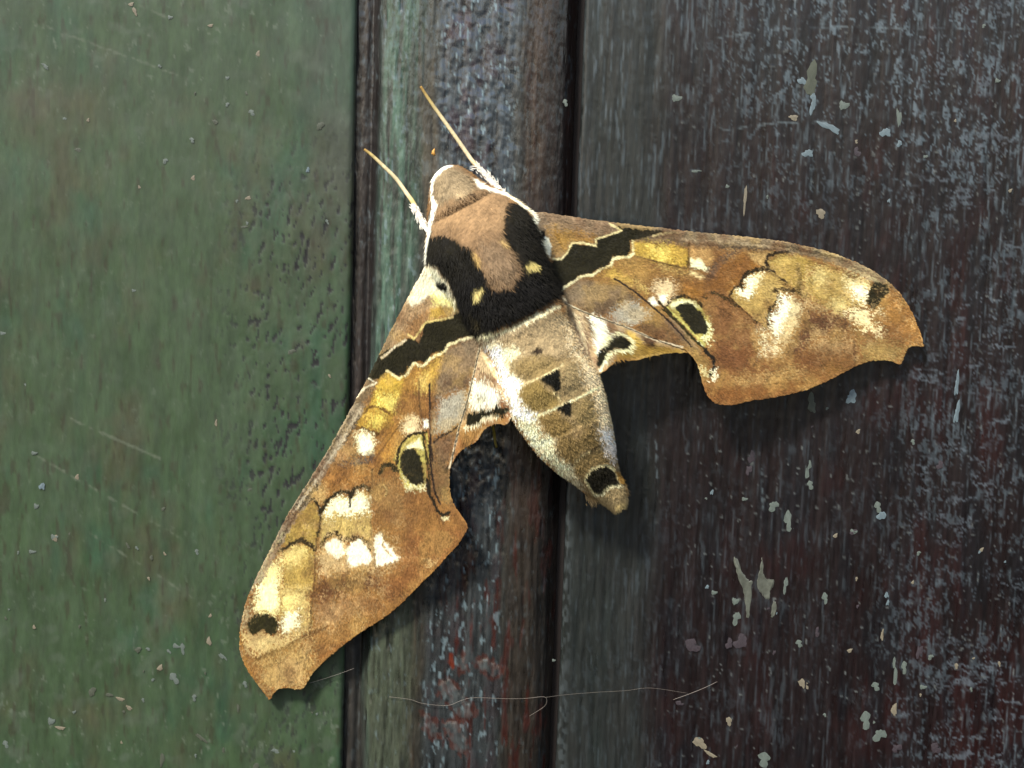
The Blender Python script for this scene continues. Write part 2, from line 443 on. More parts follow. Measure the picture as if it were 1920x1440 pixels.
PALE, BLUE, CREAM, OLIVE, MAUVE = (84, 92, 84), (92, 106, 110), (112, 104, 86), (66, 70, 56), (52, 44, 47)
def c6(x, y): return 1060 + x * .448, y * .448
def c7(x, y): return 1060 + x * .448, 640 + y * .448
def c8(x, y): return 1020 + x * .469, 960 + y * .469
DF = []
for x, y, rx, ry, rot, c in [(1030, 340, 12, 26, 0, OLIVE), (1036, 440, 5, 16, 5, BLUE), (1105, 532, 20, 6, 25, BLUE), (1340, 555, 9, 8, 0, BLUE),
                             (1396, 490, 4, 18, -8, PALE), (1398, 602, 5, 5, 0, BLUE), (465, 410, 8, 7, 0, PALE), (1015, 642, 9, 7, 0, BLUE),
                             (1165, 440, 8, 9, 0, PALE), (1205, 594, 10, 3, 0, CREAM), (752, 840, 3, 24, 3, CREAM), (1070, 895, 9, 8, 0, CREAM),
                             (1490, 655, 9, 6, 0, PALE), (990, 340, 9, 5, 35, BLUE), (545, 716, 9, 2, 0, PALE), (1215, 635, 9, 8, 0, MAUVE), (955, 492, 9, 4, 20, CREAM)]:
    DF.append((*c6(x, y), rx, ry, rot, c))
for x, y, rx, ry, rot, c in [(1200, 235, 10, 11, 0, BLUE), (1032, 262, 8, 16, -12, OLIVE), (1013, 528, 6, 20, -6, PALE), (1024, 600, 6, 8, 0, PALE),
                             (870, 690, 9, 9, 0, PALE), (935, 752, 8, 17, 5, PALE), (780, 486, 7, 10, 0, MAUVE), (1308, 692, 6, 10, 0, PALE),
                             (1326, 732, 7, 7, 30, BLUE), (1205, 797, 6, 6, 0, PALE), (768, 540, 5, 10, 0, MAUVE), (1095, 281, 2.5, 2.5, 0, PALE),
                             (1455, 420, 3.5, 5, 0, PALE), (750, 660, 5, 4, 0, PALE), (1568, 520, 7, 7, 0, MAUVE), (1640, 180, 4, 20, 0, BLUE), (1640, 300, 5, 18, 3, BLUE)]:
    DF.append((*c7(x, y), rx, ry, rot, c))
for x, y, rx, ry, rot, c in [(980, 32, 8, 20, -5, PALE), (1345, 16, 8, 6, 20, BLUE), (1236, 80, 6, 6, 0, MAUVE), (1408, 605, 6, 36, 3, PALE),
                             (1440, 620, 5, 12, 5, PALE), (1040, 690, 9, 11, -20, CREAM), (1326, 696, 7, 8, 0, PALE), (1286, 830, 9, 17, 8, PALE),
                             (1340, 892, 11, 12, 20, PALE), (880, 988, 12, 13, 30, PALE), (790, 520, 16, 12, 0, MAUVE), (740, 528, 7, 9, 0, MAUVE),
                             (592, 535, 15, 11, 0, MAUVE), (625, 925, 10, 13, -40, CREAM), (664, 968, 12, 4, 35, CREAM), (1125, 344, 6, 11, 0, PALE),
                             (768, 425, 7, 12, 0, PALE), (765, 356, 6, 8, -10, PALE), (965, 292, 4, 15, 0, PALE), (1400, 792, 5, 13, -10, CREAM),
                             (680, 322, 5, 5, 0, PALE), (1020, 525, 6, 7, 0, PALE), (1500, 560, 5, 14, 5, MAUVE), (1545, 580, 5, 5, 0, PALE), (740, 838, 6, 8, 0, CREAM),
                             (540, 765, 8, 4, 0, MAUVE), (1352, 492, 3, 9, 0, CREAM), (1515, 700, 6, 5, 0, PALE), (1410, 945, 8, 9, 0, MAUVE), (1565, 945, 10, 9, 0, MAUVE)]:
    DF.append((*c8(x, y), rx, ry, rot, c))
for _ in range(40):
    x = rng.uniform(1300, 1910); y = rng.uniform(800, 1430) if rng.random() < .75 else rng.uniform(20, 420)
    r = rng.uniform(1.8, 4.2)
    DF.append((x, y, r, r * rng.uniform(.8, 2.2), rng.uniform(-15, 15), [PALE, BLUE, CREAM, MAUVE][rng.integers(4)]))
for f in DF:
    fleck(*f, dark, H_DARK)
# the branching splash
def poly_plate(name, pts, h, thick, rgb, mat, parent, seed=0):
    p = smooth_closed(pts, 2); n = len(p)
    p = p + np.random.default_rng(seed + 9).normal(0, .9, p.shape)
    c = p.mean(0); inner = c + (p - c) * .80
    V = np.concatenate([unproject(p[:, 0], p[:, 1], np.full(n, h)), unproject(inner[:, 0], inner[:, 1], np.full(n, h + thick))])
    i = np.arange(n); j = (i + 1) % n
    q = np.stack([i, j, n + j, n + i], 1)
    me_f = [q, (n + np.arange(n))[None, :]]
    r = np.random.default_rng(seed)
    o = mesh_np(name, V, me_f, mat, parent, np.tile(lin(rgb), (2 * n, 1)) * r.uniform(.75, 1.2, (2 * n, 1)), smooth=False)
    return o
sp1 = [c8(*q) for q in [(755, 165), (775, 190), (800, 250), (825, 268), (838, 275), (835, 330), (828, 400), (826, 450), (812, 450), (808, 390), (800, 330), (780, 270), (762, 215)]]
sp2 = [c8(*q) for q in [(868, 155), (876, 190), (874, 240), (890, 270), (925, 265), (920, 300), (905, 320), (910, 360), (890, 365), (870, 335), (845, 310), (848, 265), (860, 220)]]
sp3 = [c8(*q) for q in [(918, 345), (932, 360), (930, 400), (915, 432), (905, 425), (908, 380)]]
for k, q in enumerate((sp1, sp2, sp3)):
    poly_plate('paint_splash', q, H_DARK - .05 * mm, .16 * mm, (78, 80, 70), M_fleck, dark, k)

GF = []
for x, y, rx, ry, rot, c in [(1290, 268, 4, 4, 0, CREAM), (1136, 522, 3.5, 3.5, 0, PALE), (1258, 562, 5, 5, 0, PALE), (1540, 850, 3.5, 4, 0, BLUE),
                             (825, 805, 4.5, 4.5, 0, PALE), (960, 700, 4.5, 4, 20, PALE), (965, 890, 4, 3.5, 0, CREAM), (440, 600, 3, 2.5, 0, CREAM),
                             (1240, 990, 6, 2.5, -10, CREAM), (1220, 1135, 6, 2.5, 0, OLIVE), (850, 86, 4, 4, 0, PALE), (1075, 610, 6, 3, 45, OLIVE),
                             (225, 330, 7, 3, 30, PALE), (390, 750, 7, 3, 20, OLIVE), (1185, 52, 4, 4, 0, PALE), (655, 22, 4, 4, 0, CREAM), (1052, 128, 4, 3, 0, CREAM), (1600, 630, 6, 7, 0, OLIVE)]:
    GF.append((x * .375, y * .375, rx, ry, rot, c))
for x, y, rx, ry, rot, c in [(170, 825, 5, 4, 0, PALE), (210, 992, 5, 7, 10, BLUE), (180, 1090, 4, 6, 0, PALE), (12, 226, 5, 4, 0, PALE), (1456, 320, 6, 5, 0, OLIVE),
                             (668, 12, 3.5, 3, 0, PALE), (1080, 675, 2.5, 5, 0, CREAM), (385, 945, 4, 4, 0, CREAM), (1245, 1010, 4, 4, 0, OLIVE), (270, 1245, 6, 6, 0, PALE), (160, 1318, 6, 4, 0, PALE)]:
    GF.append((x * .375, 540 + y * .375, rx, ry, rot, c))
for x, y, rx, ry, rot, c in [(870, 990, 7, 11, -15, PALE), (800, 940, 5, 6, -20, CREAM), (1045, 808, 4, 9, -25, CREAM), (600, 1095, 7, 4, 25, CREAM),
                             (645, 1140, 7, 3.5, 25, CREAM), (300, 1240, 8, 4, 15, CREAM), (255, 1205, 6, 8, 0, PALE), (275, 292, 5, 5, 0, CREAM),
                             (912, 842, 4, 10, -15, PALE), (1112, 882, 9, 3.5, 45, PALE), (970, 1088, 4, 6, -20, PALE), (880, 830, 6, 5, 20, PALE),
                             (1005, 1290, 12, 4, 45, OLIVE), (1225, 1020, 4, 6, 0, PALE), (1380, 1355, 8, 5, 0, PALE), (740, 845, 4, 3, 0, PALE), (690, 850, 6, 5, 30, OLIVE),
                             (28, 1320, 5, 7, 0, PALE), (810, 1400, 5, 12, 10, OLIVE), (1190, 1140, 3, 7, 0, OLIVE), (545, 1075, 6, 4, 25, OLIVE), (460, 1060, 7, 8, -20, OLIVE), (1280, 1440, 6, 9, -30, OLIVE)]:
    GF.append((x * .375, 900 + y * .375, rx, ry, rot, c))
for _ in range(45):
    x = rng.uniform(10, 620); y = rng.uniform(900, 1430) if rng.random() < .7 else rng.uniform(10, 880)
    r = rng.uniform(1.6, 3.6)
    GF.append((x, y, r, r * rng.uniform(.8, 2.0), rng.uniform(-40, -5), [PALE, OLIVE, CREAM][rng.integers(3)]))
for f in GF:
    fleck(*f, green, H_GREEN)
for x, y, rx, ry, rot, c in [(710, 1250, 0, 0, 0, PALE), (745, 1300, 7, 3, 0, PALE), (885, 1184, 7, 4, 10, BLUE), (697, 1222, 6, 4, 0, BLUE), (673, 1425, 3, 6, 0, BLUE), (652, 1270, 3, 3, 0, CREAM),
                             (1060, 192, 4, 6, 0, PALE), (680, 140, 4, 6, 0, PALE), (998, 260, 3.5, 1.8, 30, CREAM), (1038, 1238, 3, 3, 0, PALE)]:
    if rx: fleck(x, y, rx, ry, rot, c, batten, 5.9 * mm if 705 < x < 960 else (1.2 * mm if x < 690 else 4.6 * mm))

# ================================================================== MOTH PATTERN (photo coordinates)
OFF = {'A': (660, 140), 'B': (760, 380), 'C': (780, 600), 'D': (980, 380), 'E': (1280, 420), 'F': (600, 560), 'G': (440, 760), 'H': (420, 980)}
LAY = []
def P(crop, pts, rgb, fe=2.0, ro=2.5, op=1.0):
    ox, oy = OFF[crop]; LAY.append(('p', np.array([(ox + x / 4, oy + y / 4) for x, y in pts]), rgb, fe * (1.3 if fe >= 4 else 1), ro * 1.35, op))
def L(crop, pts, rgb, wd=3.0, ro=1.5, op=1.0):
    ox, oy = OFF[crop]; LAY.append(('s', np.array([(ox + x / 4, oy + y / 4) for x, y in pts]), rgb, wd * 1.1 + .5, ro * 1.2, op))

BLK = (52, 45, 10); CRM = (243, 228, 176); WHT = (255, 248, 222); SIL = (190, 177, 155)
# ---------------- right forewing
P('E', [(-320, 300), (1850, 300), (1850, 1400), (-320, 1400)], (162, 113, 62), 30, 20)
P('D', [(250, 420), (1300, 420), (1500, 900), (1250, 1080), (900, 1000), (400, 800)], (168, 122, 68), 20, 10)
P('D', [(60, 40), (820, 150), (1920, 260), (1920, 345), (1300, 320), (800, 285)], (140, 114, 84), 6, 4)
P('E', [(0, 40), (740, 125), (1100, 200), (1450, 350), (1640, 520), (1500, 430), (1300, 330), (1000, 240), (700, 200), (0, 160)], (138, 114, 82), 7, 5)
P('E', [(680, 145), (900, 160), (1100, 220), (1150, 250), (950, 235), (700, 190)], (104, 86, 58), 6, 6, .8)
P('E', [(1080, 250), (1300, 320), (1450, 400), (1480, 450), (1350, 400), (1150, 310)], (188, 155, 105), 6, 6)
# base
P('D', [(60, 60), (300, 90), (640, 150), (740, 210), (650, 240), (560, 260), (530, 260), (550, 320), (370, 300), (300, 400), (230, 430), (200, 400), (120, 260)], (168, 136, 105), 2, 2)
P('D', [(180, 190), (420, 215), (540, 255), (550, 320), (370, 300), (300, 400), (230, 430), (200, 380)], (186, 136, 66), 8, 6)
P('D', [(320, 230), (480, 250), (420, 270), (330, 262)], (138, 98, 60), 4, 3, .8)
P('D', [(45, 30), (75, 60), (95, 180), (190, 265), (212, 330), (207, 415), (165, 380), (115, 270), (70, 190)], WHT, 2, 2)
P('D', [(105, 200), (130, 190), (170, 215), (170, 250), (140, 268), (108, 250)], (34, 26, 18), 1.5, 1.5)
L('D', [(10, 0), (50, 45), (90, 60)], (250, 235, 205), 4)
# black band
P('D', [(120, 430), (290, 415), (370, 310), (550, 325), (560, 265), (740, 215), (712, 175), (860, 183), (1040, 205), (1050, 220), (950, 250), (880, 270), (805, 282), (812, 360), (790, 398), (675, 408), (655, 470), (570, 490), (520, 530), (430, 545), (330, 610), (270, 650), (120, 640)], BLK, 1.2, 2.5)
P('D', [(860, 178), (1100, 200), (1100, 232), (900, 265)], (70, 56, 34), 4, 6, .7)
L('D', [(830, 290), (832, 380), (800, 408), (680, 416), (663, 478), (590, 493), (535, 540), (440, 552), (345, 615), (270, 668)], (248, 232, 178), 4.2, 2)
L('D', [(225, 422), (292, 425), (335, 368), (370, 304), (450, 300), (550, 325), (545, 275), (640, 242), (740, 210), (655, 158)], (240, 218, 160), 3.0, 1.8)
L('D', [(980, 250), (1100, 222), (1180, 225)], (222, 196, 140), 2.5, 3, .8)
# yellow fields
P('D', [(832, 290), (1130, 320), (1190, 335), (1240, 380), (1230, 480), (1100, 458), (900, 415), (842, 400)], (206, 166, 66), 4, 4)
P('D', [(930, 320), (1080, 325), (1100, 370), (1080, 440), (1020, 430), (960, 380)], (244, 212, 110), 8, 8)
P('D', [(1110, 340), (1190, 350), (1220, 430), (1140, 450)], (226, 182, 84), 8, 8)
P('D', [(1000, 470), (1080, 470), (1250, 520), (1220, 540), (1060, 505)], (214, 176, 104), 5, 5, .8)
P('D', [(590, 510), (680, 480), (780, 540), (840, 590), (800, 620), (700, 570), (620, 560)], (214, 172, 84), 5, 5)
P('D', [(700, 430), (900, 440), (1000, 520), (900, 560), (800, 540), (700, 480)], (184, 136, 70), 6, 6, .8)
P('D', [(840, 590), (920, 640), (930, 690), (870, 650)], (226, 190, 110), 5, 5)
L('D', [(840, 400), (1000, 440), (1230, 495)], (120, 82, 40), 2.2, 1.5, .8)
L('D', [(1245, 290), (1240, 480)], (132, 96, 40), 4, 3, .8)
P('D', [(1250, 335), (1400, 340), (1440, 400), (1400, 480), (1260, 430)], (224, 176, 108), 5, 4)
P('D', [(1252, 415), (1300, 428), (1330, 425), (1400, 495), (1380, 517), (1260, 478)], (255, 244, 196), 3, 4)
P('D', [(1255, 508), (1370, 555), (1345, 575), (1260, 537)], (240, 210, 150), 3, 4)
P('D', [(1620, 360), (1570, 430), (1500, 490), (1465, 560), (1410, 602), (1368, 572), (1400, 490), (1500, 400)], (104, 86, 72), 7, 6, .9)
P('E', [(300, 300), (450, 235), (560, 290), (600, 330), (480, 350), (420, 430), (330, 510), (150, 510), (0, 500), (0, 440), (180, 450), (260, 400)], (176, 118, 54), 7, 6)
P('E', [(480, 222), (680, 208), (610, 260), (600, 290), (640, 345), (560, 290)], (210, 168, 106), 4, 4)
# scalloped cells
P('E', [(640, 290), (720, 230), (920, 250), (1010, 310), (900, 400), (880, 500), (740, 410)], (190, 155, 78), 4, 4)
P('E', [(660, 290), (740, 245), (860, 250), (760, 310)], (216, 182, 104), 8, 6)
L('E', [(790, 205), (700, 215), (640, 240), (615, 285), (650, 345), (700, 390), (780, 440)], (92, 66, 28), 5, 3)
P('E', [(350, 500), (470, 480), (480, 400), (560, 356), (680, 380), (770, 480), (720, 520), (730, 600), (650, 650), (630, 790), (480, 650), (400, 600)], (204, 166, 94), 4, 4)
P('E', [(480, 410), (520, 380), (600, 366), (610, 410), (560, 470), (530, 520), (500, 560), (420, 545), (385, 500), (420, 482), (460, 490), (478, 470)], (255, 246, 208), 3, 5)
P('E', [(560, 400), (680, 400), (740, 480), (700, 540), (600, 560), (560, 500)], (212, 176, 104), 8, 8, .8)
L('E', [(680, 350), (600, 336), (540, 340), (465, 388), (435, 435), (445, 470)], (96, 72, 26), 6, 4)
L('E', [(430, 460), (375, 490), (352, 540), (400, 600), (500, 690), (620, 790)], (118, 84, 34), 3.5, 3)
L('E', [(180, 560), (150, 550), (180, 520), (240, 515), (320, 550), (400, 610)], (104, 78, 30), 4.5, 3)
L('E', [(700, 495), (740, 490), (860, 500), (920, 530)], (118, 88, 40), 7, 5)
L('E', [(700, 500), (725, 555), (650, 640), (635, 700), (640, 780)], (104, 78, 30), 5, 4)
P('E', [(740, 530), (800, 545), (900, 590), (900, 690), (870, 760), (830, 860), (780, 930), (720, 870), (660, 830), (665, 690), (730, 650)], (232, 208, 158), 4, 7)
P('E', [(900, 560), (1150, 620), (1250, 720), (1060, 700), (930, 660)], (214, 180, 124), 6, 14, .7)
P('E', [(540, 770), (760, 760), (880, 860), (740, 1040), (570, 1030)], (214, 174, 122), 8, 15, .55)
P('E', [(660, 690), (715, 640), (738, 540), (790, 555), (800, 640), (770, 700), (740, 760), (720, 870), (668, 825)], (255, 248, 216), 3, 6)
P('E', [(550, 790), (640, 815), (650, 870), (700, 890), (712, 960), (690, 1000), (610, 1010), (570, 1000), (560, 900)], (240, 220, 176), 3, 9)
P('E', [(620, 860), (660, 880), (660, 990), (620, 980)], (170, 112, 70), 3, 8, .7)
P('E', [(890, 410), (1000, 320), (1100, 330), (1260, 380), (1390, 420), (1400, 520), (1370, 600), (1250, 640), (1150, 670), (1000, 570), (910, 530)], (208, 172, 98), 5, 5)
P('E', [(950, 340), (1050, 330), (1100, 400), (1050, 470), (940, 440)], (230, 200, 130), 8, 8)
P('E', [(1220, 380), (1400, 425), (1400, 540), (1350, 600), (1280, 540), (1230, 470)], (244, 220, 160), 8, 8)
P('E', [(1270, 480), (1350, 465), (1385, 510), (1370, 585), (1300, 555)], WHT, 5, 6)
L('E', [(960, 390), (960, 480), (1010, 560)], (176, 140, 66), 6, 5, .6)
L('E', [(860, 330), (880, 420), (860, 500)], (140, 106, 44), 7, 6, .7)
L('E', [(1130, 430), (1110, 520), (1060, 600)], (186, 150, 80), 6, 6, .6)
L('E', [(1190, 345), (1230, 385), (1290, 400), (1330, 380)], (160, 120, 60), 3, 3, .8)
P('E', [(1100, 570), (1200, 560), (1260, 640), (1180, 680), (1110, 640)], (228, 200, 130), 6, 7)
P('E', [(1375, 590), (1400, 500), (1440, 430), (1530, 455), (1545, 510), (1490, 560), (1445, 635)], (54, 46, 14), 2.0, 3)
P('E', [(1430, 480), (1490, 460), (1500, 500), (1450, 560)], (100, 76, 42), 3, 4, .6)
P('E', [(1470, 380), (1560, 440), (1530, 440)], (220, 196, 140), 3, 4, .6)
P('E', [(1480, 560), (1620, 530), (1740, 700), (1795, 860), (1800, 910), (1700, 900), (1560, 800)], (190, 134, 70), 8, 8)
P('E', [(1230, 660), (1320, 635), (1410, 670), (1420, 745), (1500, 785), (1525, 850), (1450, 830), (1380, 795), (1290, 740)], (246, 222, 170), 4, 9)
P('E', [(1430, 640), (1490, 640), (1500, 680), (1440, 670)], (240, 215, 165), 3, 7, .8)
P('E', [(900, 670), (1010, 670), (1150, 680), (1240, 740), (1200, 800), (1020, 850), (960, 900), (860, 980), (780, 960), (870, 800)], (118, 78, 50), 8, 8)
P('E', [(220, 720), (500, 720), (560, 850), (570, 1010), (800, 1020), (1050, 990), (1000, 1060), (700, 1110), (350, 1110), (230, 1000)], (142, 90, 50), 12, 10)
P('E', [(200, 560), (400, 620), (560, 760), (550, 900), (300, 900), (220, 740)], (156, 108, 64), 10, 10, .8)
P('E', [(950, 880), (1100, 840), (1250, 860), (1330, 960), (1200, 1000), (1020, 1000)], (196, 156, 104), 9, 14, .85)
P('E', [(400, 1170), (700, 1110), (900, 1090), (920, 1130), (700, 1180), (420, 1210)], (198, 156, 98), 9, 12, .85)
P('E', [(170, 1220), (500, 1230), (900, 1180), (1150, 1090), (900, 1240), (400, 1350), (200, 1340)], (158, 102, 52), 8, 8)
P('E', [(1330, 900), (1500, 860), (1650, 900), (1650, 1000), (1600, 1045), (1350, 1020)], (178, 142, 84), 8, 12)
P('E', [(1050, 1000), (1300, 1000), (1330, 1030), (1100, 1120)], (140, 100, 48), 7, 9, .8)
# eye spot
P('D', [(1080, 770), (1130, 720), (1230, 715), (1330, 760), (1420, 920), (1410, 1030), (1370, 1060), (1270, 960), (1160, 860)], (196, 176, 92), 4, 4)
P('D', [(1090, 765), (1150, 730), (1270, 735), (1330, 790), (1260, 770), (1160, 775), (1130, 800)], (244, 232, 180), 3, 4)
P('D', [(1385, 880), (1410, 920), (1410, 1020), (1370, 1050), (1340, 1010), (1385, 975)], (232, 222, 170), 3, 7)
P('D', [(1145, 785), (1190, 755), (1275, 760), (1330, 820), (1370, 870), (1392, 940), (1375, 990), (1320, 985), (1265, 980), (1240, 920), (1180, 850)], BLK, 1.5, 3)
L('D', [(1075, 790), (1090, 745), (1130, 712), (1210, 700), (1300, 728), (1345, 775)], (88, 70, 24), 4.5, 3)
P('D', [(960, 640), (1010, 585), (1100, 578), (1172, 640), (1120, 700), (1070, 745), (1020, 710)], (238, 208, 160), 5, 5)
P('D', [(1020, 690), (1080, 700), (1060, 760), (1030, 740)], WHT, 4, 4)
P('D', [(945, 718), (985, 708), (1028, 775), (990, 775), (950, 745)], WHT, 2.5, 3)
P('D', [(1160, 640), (1300, 640), (1400, 680), (1350, 720), (1230, 690)], (184, 124, 52), 8, 6, .8)
P('D', [(860, 650), (960, 720), (940, 750), (870, 700)], (170, 120, 60), 5, 4, .7)
# grey base / silver
P('D', [(285, 690), (440, 565), (600, 610), (740, 620), (870, 730), (780, 730), (600, 850), (480, 810), (340, 760)], (156, 126, 92), 5, 4)
P('D', [(480, 800), (620, 730), (780, 690), (790, 725), (660, 800), (585, 855)], (116, 90, 64), 8, 6, .9)
P('D', [(430, 620), (560, 620), (600, 660), (520, 740), (400, 720)], (168, 140, 108), 8, 6, .7)
P('D', [(640, 835), (700, 790), (775, 735), (860, 750), (970, 840), (880, 905), (800, 925), (690, 890)], SIL, 5, 5)
P('D', [(840, 950), (930, 900), (1060, 890), (1210, 1050), (1150, 1085), (1000, 1035)], (134, 98, 60), 6, 5)
P('D', [(850, 930), (960, 885), (1000, 900), (900, 950)], (104, 76, 52), 5, 5, .7)
P('D', [(1040, 860), (1130, 900), (1300, 1060), (1340, 1130), (1280, 1130), (1180, 1020)], (140, 112, 84), 5, 4)
L('D', [(690, 570), (830, 660), (950, 760), (1100, 890), (1250, 1060), (1310, 1140)], (84, 60, 42), 2.6, 1.5)
L('D', [(1050, 800), (1160, 890), (1270, 1010), (1370, 1100)], (96, 84, 26), 4, 3)
L('D', [(1080, 790), (1190, 890), (1300, 1000), (1370, 1070)], (214, 200, 110), 3, 2)
L('D', [(1020, 740), (1080, 800), (1120, 840)], (110, 84, 36), 3, 2)
L('D', [(1100, 860), (1240, 1000), (1330, 1110)], (176, 146, 110), 2, 2, .8)
P('D', [(1240, 1100), (1340, 1120), (1400, 1200), (1400, 1330), (1340, 1320)], (158, 120, 66), 5, 5)
L('D', [(1370, 1110), (1430, 1170), (1440, 1230), (1400, 1300)], (64, 48, 20), 5, 3)
P('D', [(1395, 1275), (1440, 1235), (1462, 1270), (1445, 1320), (1405, 1330)], (240, 225, 190), 2.5, 6)
P('D', [(1325, 1230), (1380, 1250), (1400, 1300), (1350, 1290)], (220, 204, 150), 2.5, 6)
L('D', [(1450, 775), (1500, 805), (1570, 850)], (104, 74, 36), 1.6, 1.5, .7)
L('E', [(700, 390), (820, 480), (950, 560)], (120, 86, 40), 1.8, 1.5, .6)
L('E', [(1280, 880), (1290, 960), (1290, 1040)], (120, 84, 48), 3, 3, .7)
L('E', [(560, 290), (640, 360), (700, 390)], (120, 80, 40), 1.8, 1.5, .8)
# ---------------- right hindwing
P('D', [(280, 690), (330, 755), (480, 830), (800, 940), (1000, 1030), (1200, 1080), (1220, 1140), (860, 1200), (640, 1240), (560, 1290), (420, 1150)], (184, 152, 112), 3, 3)
P('D', [(700, 1120), (880, 1040), (1100, 1080), (1215, 1100), (1215, 1150), (1000, 1145), (850, 1195), (690, 1200)], (162, 124, 52), 5, 4)
P('D', [(700, 1150), (860, 1165), (880, 1200), (650, 1240)], (176, 122, 60), 4, 4)
P('D', [(500, 860), (560, 845), (625, 900), (640, 985), (720, 955), (620, 1050), (545, 1115), (520, 970)], WHT, 4, 5)
P('D', [(380, 830), (440, 850), (470, 980), (480, 1150), (450, 1130), (400, 960)], (220, 194, 154), 4, 5)
for q in ([(350, 800), (400, 960), (470, 1140)], [(420, 850), (480, 1000), (500, 1160)], [(470, 850), (500, 900), (490, 980)]):
    L('D', q, (138, 108, 84), 4, 4, .75)
P('D', [(625, 890), (720, 930), (760, 960), (690, 970), (650, 960)], (140, 108, 76), 4, 5, .8)
P('D', [(770, 955), (850, 985), (880, 1060), (820, 1095), (770, 1040)], (226, 184, 92), 4, 4)
P('D', [(890, 985), (1010, 1020), (990, 1080), (920, 1080)], (76, 48, 22), 4, 4, .9)
L('D', [(545, 1120), (600, 1065), (650, 1000), (715, 972), (770, 1000), (822, 1040), (800, 1110), (700, 1108), (640, 1140), (600, 1220), (580, 1260)], (240, 230, 180), 5, 3)
P('D', [(545, 1140), (610, 1085), (655, 1015), (715, 985), (765, 1015), (803, 1052), (785, 1095), (690, 1090), (628, 1130), (600, 1195), (565, 1240), (550, 1200)], (48, 42, 10), 1.2, 3)
P('D', [(520, 1160), (548, 1160), (560, 1240), (545, 1260)], (150, 112, 84), 3, 3, .7)
L('D', [(285, 700), (330, 760), (480, 828), (640, 885), (800, 942), (1000, 1032), (1200, 1082)], (226, 204, 170), 2.4, 1.2)
L('D', [(300, 700), (330, 790), (355, 900)], (120, 94, 70), 2.5, 2, .7)

# ---------------- left forewing
P('G', [(-20, -400), (1500, -400), (1900, 900), (900, 2300), (-100, 2300)], (170, 118, 62), 20, 20)
P('F', [(640, 0), (500, 250), (0, 1130), (0, 1330), (150, 1160), (330, 800), (480, 560), (560, 340), (760, 0)], (152, 124, 90), 6, 5)
P('G', [(850, 0), (420, 700), (240, 1020), (100, 1300), (60, 1440), (130, 1400), (250, 1130), (420, 830), (560, 600), (800, 330), (960, 50)], (150, 124, 94), 6, 6)
P('G', [(700, 330), (780, 230), (840, 130), (850, 200), (760, 330), (560, 590), (480, 680), (520, 590)], (196, 170, 140), 5, 6, .8)
P('G', [(440, 700), (480, 760), (350, 940), (240, 1080), (240, 1020)], (112, 92, 62), 6, 8, .8)
L('G', [(820, 0), (660, 300), (470, 620), (300, 900), (170, 1170), (80, 1440)], (146, 112, 54), 4, 2)
L('G', [(860, 40), (690, 330), (500, 640)], (118, 96, 72), 2.4, 2, .7)
L('G', [(600, 520), (480, 700), (330, 930)], (112, 92, 64), 2.4, 2, .7)
# base patch
P('B', [(130, 480), (180, 445), (240, 480), (300, 570), (350, 650), (392, 760), (345, 850), (280, 850), (180, 880), (150, 940), (100, 1040), (60, 1010), (0, 1010), (-60, 1060), (-120, 1090), (0, 740)], (196, 158, 116), 2, 2)
P('B', [(130, 480), (180, 445), (240, 480), (300, 570), (350, 650), (392, 760), (345, 840), (300, 760), (180, 700), (60, 780), (20, 740)], (250, 238, 206), 4, 4)
P('B', [(200, 690), (340, 700), (388, 755), (340, 800), (220, 770)], (242, 226, 140), 6, 5)
P('B', [(200, 790), (330, 775), (380, 780), (340, 865), (270, 850), (170, 880)], (206, 164, 76), 4, 4)
P('B', [(-60, 1040), (60, 860), (180, 800), (170, 870), (110, 1000), (60, 1010), (0, 1000)], (176, 124, 72), 6, 5, .8)
P('B', [(232, 585), (270, 570), (312, 598), (305, 645), (265, 660), (230, 630)], (30, 24, 18), 1.5, 1.5)
# black band
P('F', [(330, 600), (380, 500), (430, 430), (520, 375), (650, 300), (700, 298), (740, 328), (765, 265), (790, 178), (880, 165), (990, 145), (1040, 60), (1080, -40), (1200, -100), (1280, 250), (1080, 290), (965, 335), (940, 398), (840, 410), (800, 478), (740, 468), (700, 480), (640, 578), (600, 588), (500, 540), (450, 600), (385, 612)], BLK, 1.2, 2.5)
L('F', [(465, 445), (560, 362), (640, 312)], (226, 204, 170), 3.5, 2)
L('F', [(660, 265), (705, 300), (750, 240), (790, 180), (880, 160), (990, 140)], (236, 206, 130), 3, 2)
L('F', [(500, 540), (590, 602), (645, 580), (705, 482), (770, 510), (825, 448), (930, 400), (965, 345), (1080, 305), (1210, 268)], (250, 234, 180), 4.2, 2)
L('F', [(270, 740), (330, 670), (420, 630)], (236, 216, 180), 3, 2.5)
L('F', [(345, 585), (400, 620)], (236, 220, 190), 1.6, 1)
# yellow fields
P('F', [(450, 610), (500, 550), (590, 610), (645, 590), (620, 690), (570, 780), (540, 860), (460, 850), (370, 810), (410, 700)], (226, 182, 74), 4, 4)
P('F', [(440, 720), (540, 720), (590, 740), (545, 840), (490, 840), (440, 800)], (250, 226, 120), 8, 7)
P('F', [(640, 580), (720, 500), (760, 560), (740, 700), (640, 740), (600, 760)], (194, 140, 66), 6, 5, .9)
P('F', [(740, 540), (790, 530), (870, 440), (930, 415), (915, 520), (870, 600), (820, 700), (750, 700)], (214, 168, 78), 6, 5)
P('F', [(745, 580), (810, 570), (800, 690), (750, 700)], (236, 200, 114), 7, 6, .8)
P('F', [(350, 810), (480, 830), (555, 870), (540, 950), (430, 985), (350, 990), (265, 960), (300, 880)], (208, 160, 66), 4, 4)
P('F', [(380, 880), (480, 860), (490, 920), (430, 970), (370, 960)], (242, 212, 104), 7, 7)
L('F', [(330, 860), (370, 815), (420, 805), (480, 835), (520, 870)], (150, 104, 40), 3, 3, .85)
